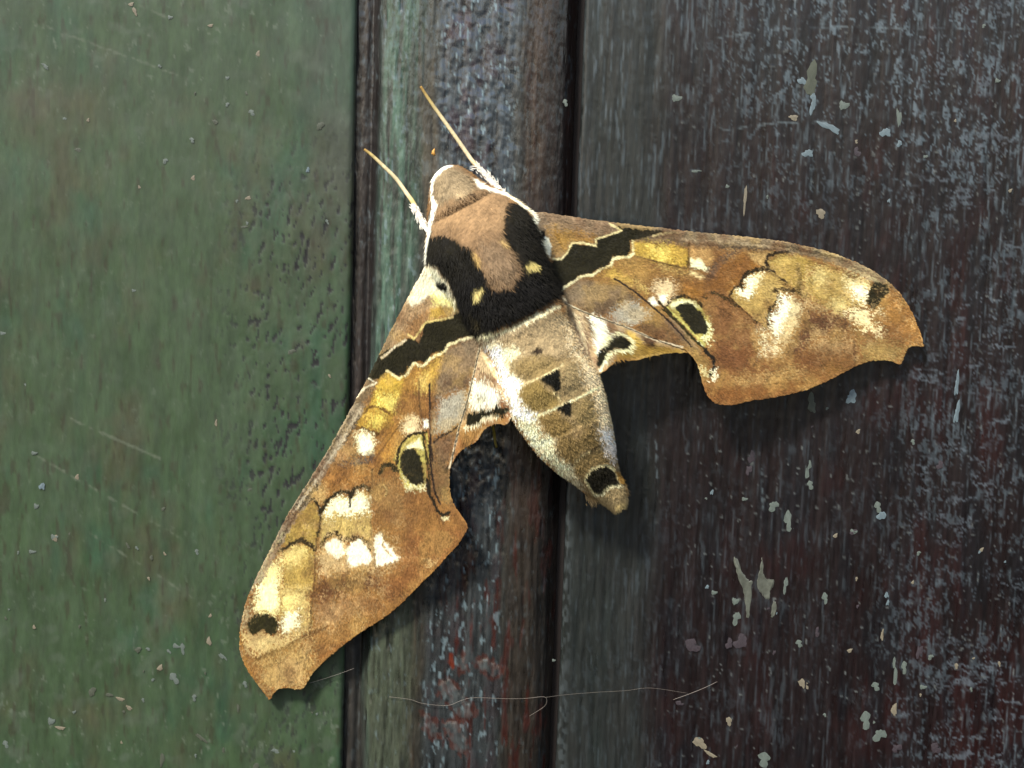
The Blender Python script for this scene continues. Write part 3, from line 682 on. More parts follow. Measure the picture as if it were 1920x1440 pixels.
L('F', [(255, 960), (330, 975), (390, 1000), (440, 1020)], (150, 102, 40), 5, 4, .85)
P('F', [(220, 1020), (290, 1000), (290, 1160), (180, 1210), (80, 1260), (130, 1150)], (186, 140, 90), 6, 6)
P('F', [(262, 1030), (300, 1000), (380, 1010), (418, 1080), (400, 1160), (340, 1185), (295, 1160)], (255, 244, 196), 4, 5)
P('F', [(300, 1030), (370, 1030), (385, 1120), (340, 1170), (305, 1130)], WHT, 5, 4)
P('F', [(160, 1245), (290, 1175), (335, 1205), (390, 1168), (402, 1205), (330, 1245), (250, 1265)], (100, 84, 72), 5, 6, .95)
P('F', [(520, 960), (620, 900), (600, 1000), (580, 1120), (500, 1210), (430, 1280), (430, 1150)], (192, 134, 62), 8, 6)
P('F', [(480, 1180), (580, 1100), (560, 1240), (460, 1300)], (206, 150, 66), 8, 6, .8)
P('G', [(690, 520), (900, 480), (1040, 460), (1030, 560), (900, 600), (800, 630), (690, 700), (640, 640)], (184, 126, 64), 6, 6)
P('G', [(540, 690), (640, 550), (680, 620), (670, 720), (630, 760), (590, 700)], (206, 162, 100), 6, 6)
L('G', [(1040, 420), (1200, 200), (1260, 120)], (132, 88, 44), 2, 2, .6)
L('G', [(1030, 480), (1030, 600), (1020, 700), (1020, 900), (1040, 1100), (1050, 1240)], (118, 84, 40), 2.6, 2, .8)
# white wedges above the eye spot
P('F', [(600, 960), (650, 890), (720, 878), (748, 915), (752, 1000), (700, 1020), (640, 1020)], (238, 210, 160), 5, 5)
P('F', [(768, 908), (815, 908), (822, 970), (782, 975)], WHT, 2.5, 3)
# grey base / silver
P('F', [(940, 385), (1090, 310), (1200, 285), (1190, 400), (1160, 530), (1070, 660), (950, 710), (850, 780), (880, 600)], (160, 130, 98), 5, 4)
P('F', [(950, 600), (1160, 530), (1110, 650), (900, 720), (860, 740)], (118, 90, 66), 7, 5, .9)
P('F', [(890, 760), (1000, 710), (1105, 690), (1110, 770), (1050, 940), (960, 1000), (870, 1020), (865, 880)], SIL, 5, 5)
P('F', [(850, 1060), (960, 1010), (1040, 950), (1000, 1120), (975, 1260), (975, 1440), (850, 1440)], (140, 106, 74), 6, 5)
L('F', [(860, 1080), (900, 1040), (1040, 960)], (104, 78, 52), 3, 3)
L('F', [(980, 1230), (940, 1300), (890, 1320)], (96, 76, 34), 4, 3)
P('F', [(560, 1200), (600, 1090), (660, 1040), (780, 1010), (800, 1150), (800, 1400), (740, 1440), (640, 1420)], (204, 184, 98), 3, 4)
P('F', [(650, 1100), (750, 1045), (770, 1130), (720, 1120), (640, 1140)], (246, 234, 190), 3, 3)
P('F', [(620, 1340), (700, 1400), (790, 1390), (790, 1440), (660, 1440)], (236, 222, 170), 3, 7)
P('F', [(598, 1260), (605, 1180), (650, 1125), (715, 1128), (755, 1190), (782, 1310), (770, 1385), (715, 1405), (650, 1360)], BLK, 1.5, 3)
L('F', [(575, 1240), (585, 1160), (620, 1075), (690, 1015), (800, 1000)], (84, 68, 24), 4, 3)
L('F', [(770, 1000), (790, 1150), (820, 1300), (825, 1440)], (100, 84, 30), 4, 3)
L('F', [(800, 1010), (810, 1120), (835, 1290)], (206, 184, 90), 3, 2)
L('F', [(822, 640), (825, 900), (830, 1100), (855, 1280), (850, 1440)], (90, 66, 46), 2.8, 1.6)
L('F', [(740, 600), (745, 760), (760, 880)], (126, 92, 52), 2.2, 2, .8)
P('F', [(835, 840), (870, 830), (865, 1010), (840, 1020)], (196, 164, 116), 4, 3, .8)
P('G', [(1460, 420), (1560, 450), (1610, 520), (1600, 640), (1640, 760), (1560, 720), (1490, 640)], (140, 106, 66), 5, 5)
L('G', [(1460, 300), (1470, 450), (1500, 640), (1540, 740)], (86, 62, 44), 3, 2)
L('G', [(1440, 560), (1450, 640), (1520, 780), (1560, 830), (1610, 800)], (78, 60, 26), 4.5, 3)
P('G', [(1540, 850), (1610, 830), (1610, 860), (1570, 865)], (236, 220, 170), 2, 4)
L('G', [(1080, 520), (1110, 460), (1170, 440), (1220, 490)], (96, 78, 28), 6, 5)
# scalloped cells
P('G', [(540, 735), (600, 735), (645, 830), (625, 950), (600, 1070), (500, 1005), (370, 1040), (380, 960), (450, 840)], (194, 158, 80), 4, 4)
L('G', [(470, 800), (540, 722), (590, 700), (635, 760), (645, 850), (625, 980)], (92, 70, 28), 4.5, 3)
P('G', [(650, 850), (700, 730), (790, 668), (860, 700), (935, 638), (1010, 670), (1020, 800), (1015, 1010), (920, 965), (820, 1010), (760, 960), (640, 1020)], (214, 180, 106), 4, 4)
P('G', [(670, 800), (730, 705), (800, 676), (858, 725), (935, 648), (1008, 685), (1012, 800), (960, 810), (860, 830), (760, 810), (690, 850)], (255, 245, 206), 5, 7)
L('G', [(650, 800), (690, 715), (760, 660), (840, 642), (872, 690), (905, 620), (965, 598), (1030, 650)], (88, 68, 24), 5.5, 4)
L('G', [(862, 690), (868, 760)], (120, 90, 40), 2.5, 2)
L('G', [(640, 1050), (700, 975), (760, 955), (815, 1020), (900, 985), (990, 1020), (1030, 1075)], (122, 92, 38), 6, 5)
P('G', [(610, 1120), (660, 1060), (730, 985), (800, 1015), (825, 1110), (790, 1200), (700, 1260), (620, 1230)], (214, 178, 124), 4, 10, .85)
P('G', [(610, 1110), (740, 1000), (1000, 1030), (1110, 980), (1290, 1160), (1060, 1260), (860, 1280), (640, 1330)], (228, 190, 134), 6, 15, .6)
P('H', [(700, 600), (1000, 540), (1130, 640), (820, 800), (700, 790)], (206, 162, 108), 8, 15, .6)
P('H', [(640, 840), (900, 760), (1000, 800), (700, 960)], (186, 136, 76), 8, 15, .6)
P('G', [(665, 1060), (740, 990), (800, 1020), (820, 1110), (780, 1150), (710, 1100)], (255, 244, 214), 3, 4.4)
P('G', [(828, 1090), (870, 1030), (930, 1005), (985, 1050), (1032, 1140), (1000, 1190), (860, 1200)], (255, 246, 216), 3, 4.4)
P('G', [(1048, 1000), (1085, 950), (1130, 1030), (1240, 1145), (1170, 1185), (1060, 1215)], (255, 244, 214), 3, 4.4)
L('G', [(1100, 1040), (1170, 1130)], (190, 140, 84), 3, 5, .7)
P('G', [(440, 1060), (510, 1020), (565, 1060), (610, 1120), (600, 1300), (570, 1420), (360, 1420), (350, 1200)], (204, 166, 86), 4, 5)
P('G', [(365, 1090), (440, 1060), (530, 1060), (545, 1130), (450, 1200), (360, 1200)], (240, 212, 134), 8, 7)
L('G', [(330, 1100), (420, 1040), (500, 1000), (570, 1050), (600, 1090)], (108, 84, 34), 5, 5)
P('H', [(210, 640), (270, 440), (350, 300), (420, 280), (425, 650), (400, 720), (330, 690), (240, 690)], (250, 230, 160), 5, 6)
P('H', [(260, 480), (400, 420), (410, 640), (240, 640)], (255, 242, 190), 8, 7)
P('H', [(430, 480), (640, 500), (640, 820), (470, 870), (420, 810)], (222, 188, 116), 6, 6)
P('H', [(440, 560), (560, 530), (550, 620), (440, 680)], (246, 222, 142), 6, 7)
P('H', [(430, 750), (490, 680), (560, 670), (540, 790), (460, 850), (420, 830)], (255, 246, 206), 5, 7)
L('H', [(428, 300), (425, 500), (425, 800)], (190, 154, 84), 2.2, 2, .7)
L('H', [(690, 120), (680, 400), (650, 700), (640, 820)], (136, 98, 46), 2.6, 3, .8)
P('H', [(140, 800), (300, 800), (420, 860), (640, 810), (640, 850), (300, 1000), (160, 960)], (226, 192, 128), 6, 9)
P('H', [(150, 620), (210, 640), (180, 760), (140, 780)], (220, 200, 150), 4, 6, .8)
P('H', [(165, 790), (185, 730), (255, 680), (330, 690), (380, 720), (415, 755), (400, 820), (350, 845), (300, 805), (205, 840)], (64, 56, 8), 1.6, 3.5)
L('H', [(220, 690), (270, 660), (330, 668)], (180, 140, 70), 1.8, 1.2, .8)
P('H', [(690, 540), (750, 430), (890, 390), (1140, 400), (1170, 490), (920, 520), (770, 600), (700, 620)], (126, 82, 48), 7, 7)
P('H', [(700, 640), (800, 590), (890, 560), (900, 690), (800, 740), (700, 740)], (192, 148, 98), 6, 10, .9)
P('H', [(930, 560), (1060, 520), (1140, 640), (1000, 720), (930, 700)], (190, 140, 84), 8, 14, .7)
P('H', [(1370, 120), (1600, 60), (1820, 40), (1800, 110), (1500, 400), (1250, 560), (1180, 480), (1330, 330)], (164, 106, 58), 12, 8, .9)
P('H', [(1500, 280), (1590, 290), (1540, 340)], (226, 184, 124), 3, 6, .8)
P('G', [(1040, 560), (1230, 560), (1300, 700), (1280, 900), (1120, 880), (1040, 760)], (164, 120, 70), 10, 8, .9)
L('G', [(1120, 600), (1145, 640), (1130, 680)], (214, 176, 110), 2.2, 2, .8)
L('H', [(240, 1030), (330, 990), (450, 940), (620, 850), (760, 790)], (164, 108, 50), 6, 4, .85)
P('H', [(280, 1060), (450, 990), (640, 870), (660, 1000), (620, 1220), (560, 1260), (380, 1250), (330, 1300), (290, 1200)], (202, 162, 102), 6, 12, .9)
L('H', [(130, 620), (115, 850), (170, 1070), (250, 1230), (340, 1320)], (184, 128, 60), 4, 3, .8)
L('H', [(640, 1120), (720, 1020), (900, 900), (1200, 740), (1500, 430), (1800, 120)], (178, 118, 58), 5, 3, .8)
L('G', [(925, 20), (775, 275), (585, 585), (405, 870), (275, 1090), (170, 1300)], (168, 146, 118), 20, 6, .85)
for q_, c_, w_ in (([(905, 30), (760, 280), (600, 540)], (206, 184, 152), 3.5), ([(850, 60), (690, 320), (520, 610), (340, 890)], (112, 92, 68), 3), ([(800, 240), (560, 590), (400, 820)], (214, 194, 164), 3),
                   ([(580, 600), (420, 830), (290, 1040)], (104, 86, 60), 4), ([(330, 960), (220, 1130), (140, 1330)], (206, 186, 140), 3.5), ([(900, 90), (800, 270)], (120, 98, 74), 2.5)):
    L('G', [(x_ + 34, y_) for x_, y_ in q_], c_, w_, 5, .8)
L('E', [(0, 95), (400, 115), (740, 155), (1050, 225), (1300, 315), (1480, 420)], (158, 134, 104), 17, 6, .7)
for q_, c_, w_ in (([(0, 60), (400, 80), (720, 120)], (132, 104, 62), 3), ([(0, 110), (350, 130), (650, 170)], (196, 170, 134), 3), ([(700, 150), (950, 200), (1200, 270)], (106, 88, 58), 4),
                   ([(900, 170), (1200, 250), (1450, 380)], (190, 166, 122), 3), ([(200, 160), (480, 180), (640, 190)], (118, 94, 74), 3), ([(1250, 330), (1400, 390), (1520, 470)], (214, 190, 140), 4)):
    L('E', q_, c_, w_, 5, .7)
P('E', [(1372, 592), (1398, 500), (1440, 428), (1535, 452), (1550, 512), (1490, 565), (1445, 640)], (56, 47, 14), 2.0, 3)
P('E', [(1440, 490), (1490, 465), (1500, 500), (1455, 550)], (100, 74, 40), 3, 4, .6)
L('D', [(760, 165), (1100, 200), (1500, 245), (1920, 285)], (150, 126, 98), 10, 5, .6)
# ---------------- left hindwing
P('F', [(1215, 270), (1195, 400), (1160, 540), (1100, 780), (1040, 980), (980, 1240), (1010, 1230), (1200, 1060), (1260, 940), (1420, 960), (1440, 860), (1330, 480), (1250, 330)], (196, 156, 116), 3, 3)
P('F', [(1200, 400), (1250, 380), (1330, 520), (1390, 690), (1300, 640), (1170, 540)], (216, 184, 140), 5, 5)
for q in ([(1230, 390), (1290, 440), (1340, 540)], [(1180, 520), (1270, 590), (1390, 660)], [(1250, 560), (1330, 620), (1390, 700)], [(1290, 700), (1380, 770), (1410, 820)]):
    L('F', q, (150, 106, 76), 4, 4, .7)
P('F', [(1150, 620), (1220, 605), (1290, 660), (1340, 710), (1340, 770), (1300, 800), (1180, 825), (1110, 810)], WHT, 4, 5)
P('F', [(1195, 715), (1240, 720), (1240, 770), (1205, 745)], (110, 94, 64), 3, 5, .7)
P('F', [(1340, 740), (1410, 790), (1430, 900), (1400, 940), (1330, 920)], (170, 116, 78), 4, 4)
P('F', [(1090, 950), (1210, 930), (1330, 890), (1420, 900), (1400, 950), (1260, 950), (1200, 1060), (1010, 1240), (975, 1260), (1030, 1000)], (178, 120, 66), 5, 5)
L('F', [(1090, 965), (1190, 935), (1230, 880), (1330, 880)], (240, 222, 184), 5, 4)
P('F', [(1105, 860), (1210, 822), (1290, 830), (1320, 785), (1370, 815), (1425, 830), (1390, 868), (1300, 862), (1215, 880), (1195, 920), (1095, 945)], (48, 42, 8), 1.2, 3)
L('F', [(1110, 790), (1080, 900)], (70, 52, 44), 3, 3, .8)
L('F', [(1205, 330), (1160, 540), (1100, 780), (1040, 980), (1000, 1150), (972, 1270)], (228, 204, 168), 2.6, 1.2)

# ---------------- body
P('B', [(150, 440), (165, 150), (200, 0), (880, 0), (980, 180), (1060, 420), (1180, 640), (1150, 700), (900, 850), (570, 985), (480, 980), (400, 780), (330, 600), (240, 470)], (36, 30, 8), 1.5, 2)
P('B', [(350, 660), (520, 480), (900, 560), (1130, 600), (1100, 700), (800, 860), (580, 940), (480, 900)], (26, 21, 7), 12, 8, .8)
P('B', [(495, 830), (540, 860), (570, 970), (530, 960)], (96, 82, 50), 5, 5, .6)
P('A', [(590, 1215), (600, 1010), (610, 780), (680, 680), (790, 690), (880, 740), (950, 830), (1190, 905), (1160, 985), (1140, 1080), (1140, 1150), (1110, 1220), (880, 1290), (760, 1230), (680, 1190)], (168, 126, 84), 1.5, 4)
P('B', [(190, 255), (300, 245), (370, 290), (490, 350), (500, 410), (560, 490), (600, 570), (640, 650), (740, 622), (800, 645), (810, 580), (860, 530), (865, 490), (830, 420), (800, 350), (745, 270), (720, 200), (300, 180)], (160, 118, 78), 1.5, 4)
P('B', [(560, 300), (700, 300), (800, 400), (850, 500), (760, 600), (650, 600), (580, 450)], (166, 130, 96), 8, 6, .8)
P('B', [(500, 370), (540, 400), (555, 470), (520, 440)], (236, 184, 90), 4, 3)
P('B', [(715, 270), (760, 300), (755, 330), (720, 300)], (232, 184, 100), 4, 3)
P('A', [(610, 780), (690, 700), (780, 700), (880, 760), (930, 850), (840, 900), (720, 940), (640, 990), (600, 960)], (172, 142, 104), 4, 4)
P('A', [(620, 1050), (800, 960), (1000, 900), (1130, 960), (1100, 1150), (900, 1200), (660, 1150)], (176, 130, 84), 10, 8, .7)
P('A', [(760, 880), (840, 870), (900, 890), (850, 910), (780, 935)], (204, 168, 122), 4, 4, .8)
L('A', [(790, 935), (850, 915), (920, 890)], (96, 66, 40), 2, 2, .8)
P('A', [(592, 830), (600, 760), (640, 700), (700, 678), (760, 684), (690, 712), (640, 760), (615, 800), (606, 900), (640, 980), (600, 1110), (572, 1240), (552, 1420), (545, 1300), (570, 1120), (598, 1000)], (255, 248, 232), 2, 3)
P('A', [(900, 770), (960, 800), (1010, 830), (1110, 870), (1185, 915), (1120, 895), (950, 850)], (252, 240, 220), 2, 3)
L('A', [(1130, 880), (1240, 950), (1330, 1020)], (250, 236, 205), 4)
P('B', [(885, 490), (920, 435), (960, 440), (1008, 480), (990, 497), (900, 502)], (248, 216, 116), 2, 2)
P('B', [(498, 655), (530, 640), (585, 635), (565, 690), (545, 725), (510, 725)], (246, 216, 124), 2, 2)
# abdomen
P('C', [(490, 110), (620, 100), (800, 20), (1080, -80), (1140, 0), (1230, 260), (1370, 400), (1430, 560), (1480, 800), (1510, 1000), (1560, 1200), (1580, 1400), (1480, 1430), (1330, 1330), (1240, 1260), (1100, 1190), (900, 980), (760, 790), (715, 720), (690, 560), (640, 430), (560, 250)], (168, 138, 96), 2, 3)
P('C', [(500, 120), (620, 100), (800, 30), (1090, -70), (1150, 60), (1180, 240), (1060, 280), (880, 300), (720, 330), (620, 330)], (178, 150, 112), 6, 6)
P('C', [(490, 110), (560, 130), (640, 200), (740, 200), (800, 260), (720, 330), (730, 400), (820, 460), (780, 520), (790, 640), (900, 700), (890, 730), (920, 850), (1060, 880), (1030, 930), (1080, 1030), (1180, 1080), (1200, 1200), (1240, 1260), (1100, 1190), (900, 980), (760, 790), (715, 720), (690, 560), (640, 430), (560, 250)], (232, 212, 172), 5, 7)
P('C', [(520, 200), (620, 210), (650, 330), (720, 440), (790, 480), (760, 560), (790, 660), (880, 720), (820, 740), (740, 740), (700, 600), (640, 430), (560, 260)], (255, 247, 222), 6, 7)
P('C', [(780, 800), (860, 840), (930, 930), (900, 960), (800, 840)], (240, 222, 178), 5, 6)
P('C', [(720, 330), (820, 270), (1000, 280), (1100, 330), (1000, 390), (920, 430), (830, 460), (740, 400)], (158, 130, 84), 6, 6, .9)
P('C', [(800, 490), (920, 450), (1000, 530), (1050, 580), (1080, 640), (1010, 670), (900, 690), (820, 620), (780, 560)], (152, 124, 72), 4, 4)
P('C', [(1085, 360), (1130, 300), (1220, 310), (1250, 400), (1240, 520), (1120, 600), (1085, 580)], (160, 134, 94), 5, 5)
P('C', [(920, 730), (1050, 680), (1120, 750), (1200, 800), (1100, 870), (1030, 880), (980, 840)], (148, 118, 70), 4, 4)
P('C', [(1180, 620), (1320, 560), (1350, 650), (1360, 760), (1260, 800), (1190, 780)], (158, 130, 84), 5, 5)
P('C', [(1060, 890), (1200, 830), (1360, 780), (1390, 860), (1390, 940), (1240, 1000), (1170, 1080), (1080, 1020)], (148, 118, 72), 5, 5)
P('C', [(1180, 1080), (1260, 1010), (1400, 950), (1470, 1040), (1490, 1110), (1420, 1085), (1330, 1100), (1260, 1180), (1210, 1160)], (152, 122, 76), 4, 4)
P('C', [(1180, 830), (1240, 820), (1240, 880), (1200, 890)], (178, 144, 100), 4, 6, .8)
P('C', [(1120, 0), (1160, 80), (1240, 260), (1370, 400), (1430, 560), (1470, 760), (1505, 990), (1490, 1080), (1440, 990), (1380, 860), (1370, 700), (1330, 560), (1260, 450), (1240, 320), (1160, 250)], (216, 190, 152), 6, 7)
P('C', [(1380, 820), (1460, 820), (1505, 990), (1490, 1070), (1430, 980)], (222, 206, 196), 5, 6)
L('C', [(500, 110), (620, 92), (760, 40), (860, -10), (960, -60), (1060, -110)], (250, 232, 184), 7, 4)
L('C', [(810, 475), (920, 440), (1000, 395), (1100, 335)], (226, 202, 150), 2.2, 2)
L('C', [(900, 722), (1000, 685), (1120, 625), (1220, 580), (1370, 500)], (238, 214, 164), 3, 2)
L('C', [(1040, 545), (1100, 620)], (224, 196, 140), 3, 2.5, .8)
L('C', [(1170, 1085), (1260, 1005), (1380, 940)], (112, 84, 50), 2.2, 2, .8)
L('C', [(1180, 1085), (1250, 1010), (1310, 980)], (214, 184, 130), 1.8, 2)
L('C', [(1030, 890), (1120, 880), (1240, 830), (1360, 770)], (128, 98, 58), 2, 2, .6)
P('C', [(918, 440), (1000, 400), (1072, 362), (1085, 440), (1082, 515), (1050, 545), (1000, 490)], (34, 30, 18), 1.3, 2)
P('C', [(1055, 668), (1110, 625), (1172, 615), (1165, 690), (1155, 728), (1120, 700)], (40, 34, 22), 1.5, 2.5)
P('C', [(862, 235), (910, 208), (952, 212), (945, 240), (905, 268)], (82, 64, 48), 2, 3)
P('C', [(1255, 1190), (1310, 1110), (1420, 1075), (1490, 1110), (1540, 1230), (1450, 1250), (1390, 1300), (1330, 1310)], (236, 214, 160), 2, 2)
P('C', [(1270, 1190), (1330, 1115), (1420, 1092), (1480, 1130), (1522, 1228), (1440, 1240), (1392, 1288), (1335, 1292)], (46, 38, 6), 1.2, 2)
P('C', [(1480, 1120), (1520, 1140), (1565, 1200), (1555, 1230), (1525, 1225)], (190, 140, 70), 2, 2)
P('C', [(1340, 1310), (1400, 1300), (1450, 1255), (1540, 1235), (1585, 1340), (1560, 1410), (1490, 1440), (1400, 1370)], (188, 158, 112), 2, 3)
L('C', [(1340, 1305), (1395, 1300), (1445, 1252), (1540, 1236)], (240, 222, 176), 2.6, 2)
P('C', [(1490, 1370), (1570, 1360), (1550, 1420), (1490, 1440)], (220, 186, 124), 3, 3, .8)

def moth_color(px, py):
    px = np.asarray(px, float); py = np.asarray(py, float)
    n = len(px)
    j1 = vn(px / 3.1, py / 3.1, 301) - .5; j2 = vn(px / 3.1, py / 3.1, 302) - .5
    k1 = fbm(px / 9, py / 9, 303, 2) - .5; k2 = fbm(px / 9, py / 9, 305, 2) - .5
    c = np.tile(lin((166, 116, 64)), (n, 1))
    order = np.arange(n)
    for kind, pts, rgb, a, ro, op in LAY:
        pad = 12 + ro + a * 1.5
        x0, y0 = pts.min(0) - pad; x1, y1 = pts.max(0) + pad
        m = np.nonzero((px > x0) & (px < x1) & (py > y0) & (py < y1))[0]
        if len(m) == 0: continue
        X = px[m] + ro * (0.9 * j1[m] + 0.9 * k1[m]); Y = py[m] + ro * (0.9 * j2[m] + 0.9 * k2[m])
        d, ins, _, _ = seg_dist(X, Y, pts, kind == 'p')
        if kind == 'p':
            s = np.where(ins, -d, d)
            if ro > 6:                                   # powdery scale edges
                s = s + (hash2(np.floor(px[m] / 2.2), np.floor(py[m] / 2.2), 311) - .5) * ro * 1.8
            al = 1 - sstep(-a, a, s)
        else:
            al = 1 - sstep(a * .5 - 1.1, a * .5 + 1.1, d)
        tone = lin(rgb)
        if kind == 's' and sum(rgb) < 330:               # dark vein and scallop lines
            tone = tone * 0.5; al = np.clip(al * 1.25, 0, 1)
        c[m] += (tone - c[m]) * (al * op)[:, None]
    # scale-level grain
    g = hash2(np.floor(px / 2.0), np.floor(py / 2.0), 321)
    g2 = fbm(px / 14, py / 14, 323, 3)
    lum = c.mean(1)
    amp = 1 - 0.65 * sstep(0.35, 0.75, lum)
    s_, t_ = axis_st(px, py)
    outer = sstep(260, 520, np.abs(t_))
    pw = sstep(0.58, 0.80, 0.4 * hash2(np.floor(px / 2.3), np.floor(py / 2.3), 331) + 0.6 * fbm(px / 24, py / 24, 333, 3)) * outer * amp
    c = c + (lin((226, 186, 128)) - c) * (0.48 * pw)[:, None]
    wingm = sstep(105, 130, np.abs(t_)) * (lum > .06) * amp
    mo = fbm(px / 42, py / 42, 341, 4)
    c = c + (lin((128, 80, 46)) - c) * (0.45 * sstep(.52, .72, mo) * wingm)[:, None]
    c = c + (lin((214, 172, 98)) - c) * (0.30 * sstep(.50, .30, mo) * wingm)[:, None]
    pd = sstep(0.62, 0.85, 0.5 * hash2(np.floor(px / 2.1), np.floor(py / 2.4), 335) + 0.5 * fbm(px / 18, py / 18, 337, 3)) * amp * (lum > .06)
    c = c * (1 - 0.40 * pd)[:, None]
    c = c * (1 + amp * (-0.10 + 0.30 * (g - .5) + 0.35 * (g2 - .5)))[:, None]
    c = c * np.array([0.97, 1.04, 1.0])
    # a touch more contrast: dark scales are truly dark, pale scales truly pale
    lum = c.mean(1, keepdims=True)
    c = c * np.clip(np.where(lum < .05, .5, .73 + 0.55 * lum), 0.5, 1.12)
    ab = sstep(330, 350, s_) * sstep(640, 600, s_) * (np.abs(t_) < 100)
    c = c * (1 + 0.50 * ab * sstep(.05, .12, lum[:, 0]))[:, None]
    tz = sstep(345, 330, s_) * (np.abs(t_) < 125) * sstep(.04, .08, lum[:, 0])
    gm = (c * np.array([.35, .5, .15])).sum(1, keepdims=True)
    c = c + (gm * np.array([1.08, 1.0, .74]) - c) * (0.20 * tz)[:, None]
    return np.clip(c * 0.84, 0.002, 0.84)

# ================================================================== MOTH GEOMETRY
moth = empty('moth', tuple(unproject(985., 620., H_BATTEN)))
tag(moth, 'large brown and golden hawk moth with black bands and eyespots resting on the boards', 'moth')
MLOC = np.array(moth.location)

AX0 = np.array([833., 312.]); AX1 = np.array([1166., 955.])
AXL = np.linalg.norm(AX1 - AX0); AXD = (AX1 - AX0) / AXL; AXN = np.array([-AXD[1], AXD[0]])    # AXN points lower-left... (left wing side)
def axis_st(px, py):
    dx = px - AX0[0]; dy = py - AX0[1]
    return dx * AXD[0] + dy * AXD[1], dx * AXN[0] + dy * AXN[1]

def wing_h(px, py, right):
    s, t = axis_st(px, py); d = np.abs(t)
    base = (4.9 if right else 6.6) * mm
    h = base + 7.4 * mm * np.exp(-(d / 330) ** 1.6)
    h = h + 1.1 * mm * sstep(150, 700, s) * np.exp(-((d - 260) / 220) ** 2)
    return h

VEINS = []
def V_(crop, pts):
    ox, oy = OFF[crop]; VEINS.append(np.array([(ox + x / 4, oy + y / 4) for x, y in pts]))
V_('D', [(690, 570), (950, 760), (1250, 1060), (1340, 1180)]); V_('D', [(840, 400), (1230, 495), (1500, 560)])
V_('E', [(560, 290), (950, 560), (1280, 760), (1650, 960)]); V_('E', [(0, 470), (350, 540), (620, 790), (900, 1200)])
V_('E', [(180, 520), (500, 760), (700, 1180)]); V_('E', [(700, 200), (1200, 330), (1500, 480), (1750, 800)]); V_('E', [(880, 330), (1280, 560), (1600, 800)])
V_('D', [(100, 110), (740, 180), (1920, 310)])
V_('F', [(822, 400), (825, 900), (855, 1280), (860, 1440)]); V_('F', [(740, 560), (760, 880), (560, 1240)]); V_('G', [(1040, 420), (1025, 800), (1050, 1240), (1040, 1600)])
V_('H', [(690, 0), (680, 400), (640, 820), (560, 1200)]); V_('H', [(430, 200), (425, 800), (380, 1200)]); V_('H', [(900, 0), (910, 500), (800, 900)])
V_('G', [(850, 640), (830, 1000), (820, 1300)]); V_('F', [(640, 100), (330, 700), (0, 1280)]); V_('G', [(1440, 600), (1500, 900), (1480, 1150)])

def wing_mesh(name, outline, right, parent, dh=0.0, step=1.8, thick=0.14 * mm, ragged=1.2, z=None):
    out = smooth_closed(outline, 2)
    x0, y0 = out.min(0) - 4; x1, y1 = out.max(0) + 4
    gx = np.arange(x0, x1, step); gy = np.arange(y0, y1, step)
    GX, GY = np.meshgrid(gx, gy, indexing='ij'); n, m = GX.shape
    px = GX.ravel().copy(); py = GY.ravel().copy()
    wx = px + ragged * (vn(px / 3.5, py / 3.5, 401) - .5) * 2; wy = py + ragged * (vn(px / 3.5, py / 3.5, 402) - .5) * 2
    d, ins, bx, by = seg_dist(wx, wy, out, True)
    sdv = np.where(ins, -d, d)
    snap = (sdv > 0) & (sdv < step * 1.05)
    px[snap] += (bx - wx)[snap]; py[snap] += (by - wy)[snap]
    ok = sdv < step * 1.05
    F = grid_faces(n, m)
    F = F[ok[F].all(1)]
    used = np.unique(F); mp = -np.ones(n * m, int); mp[used] = np.arange(len(used)); F = mp[F]
    px = px[used]; py = py[used]; dist = np.maximum(-sdv[used], 0)
    h = wing_h(px, py, right) + dh
    for v in VEINS:
        b0 = v.min(0) - 12; b1 = v.max(0) + 12
        q = np.nonzero((px > b0[0]) & (px < b1[0]) & (py > b0[1]) & (py < b1[1]))[0]
        if len(q):
            dv, _, _, _ = seg_dist(px[q], py[q], v, False)
            h[q] += 0.05 * mm * np.exp(-(dv / 2.6) ** 2) - 0.03 * mm * np.exp(-((dv - 8) / 5) ** 2)
    h += 0.22 * mm * (fbm(px / 60, py / 60, 405, 3) - .5) * 2 + 0.05 * mm * (fbm(px / 7, py / 7, 407, 2) - .5)
    col = moth_color(px, py)
    top = unproject(px, py, h) - MLOC
    N = len(px)
    th = thick * np.clip(dist / 6, 0.15, 1)
    bot = unproject(px, py, h - th) - MLOC
    # boundary edges -> rim
    e = np.concatenate([F[:, [0, 1]], F[:, [1, 2]], F[:, [2, 3]], F[:, [3, 0]]])
    key = e[:, 0].astype(np.int64) * N + e[:, 1]; rkey = e[:, 1].astype(np.int64) * N + e[:, 0]
    be = e[~np.isin(key, rkey)]
    rim = np.stack([be[:, 1], be[:, 0], be[:, 0] + N, be[:, 1] + N], 1)
    A = top[F[:, 1]] - top[F[:, 0]]; B = top[F[:, 3]] - top[F[:, 0]]
    flip = np.cross(A, B)[:, 1].mean() > 0
    if flip: Ft = F[:, ::-1]; Fb = F + N; rim = rim[:, ::-1]
    else: Ft = F; Fb = F[:, ::-1] + N
    o = mesh_np(name, np.concatenate([top, bot]), [Ft, Fb, rim], M_wing, parent, np.concatenate([col, col * .8]))
    return o, out

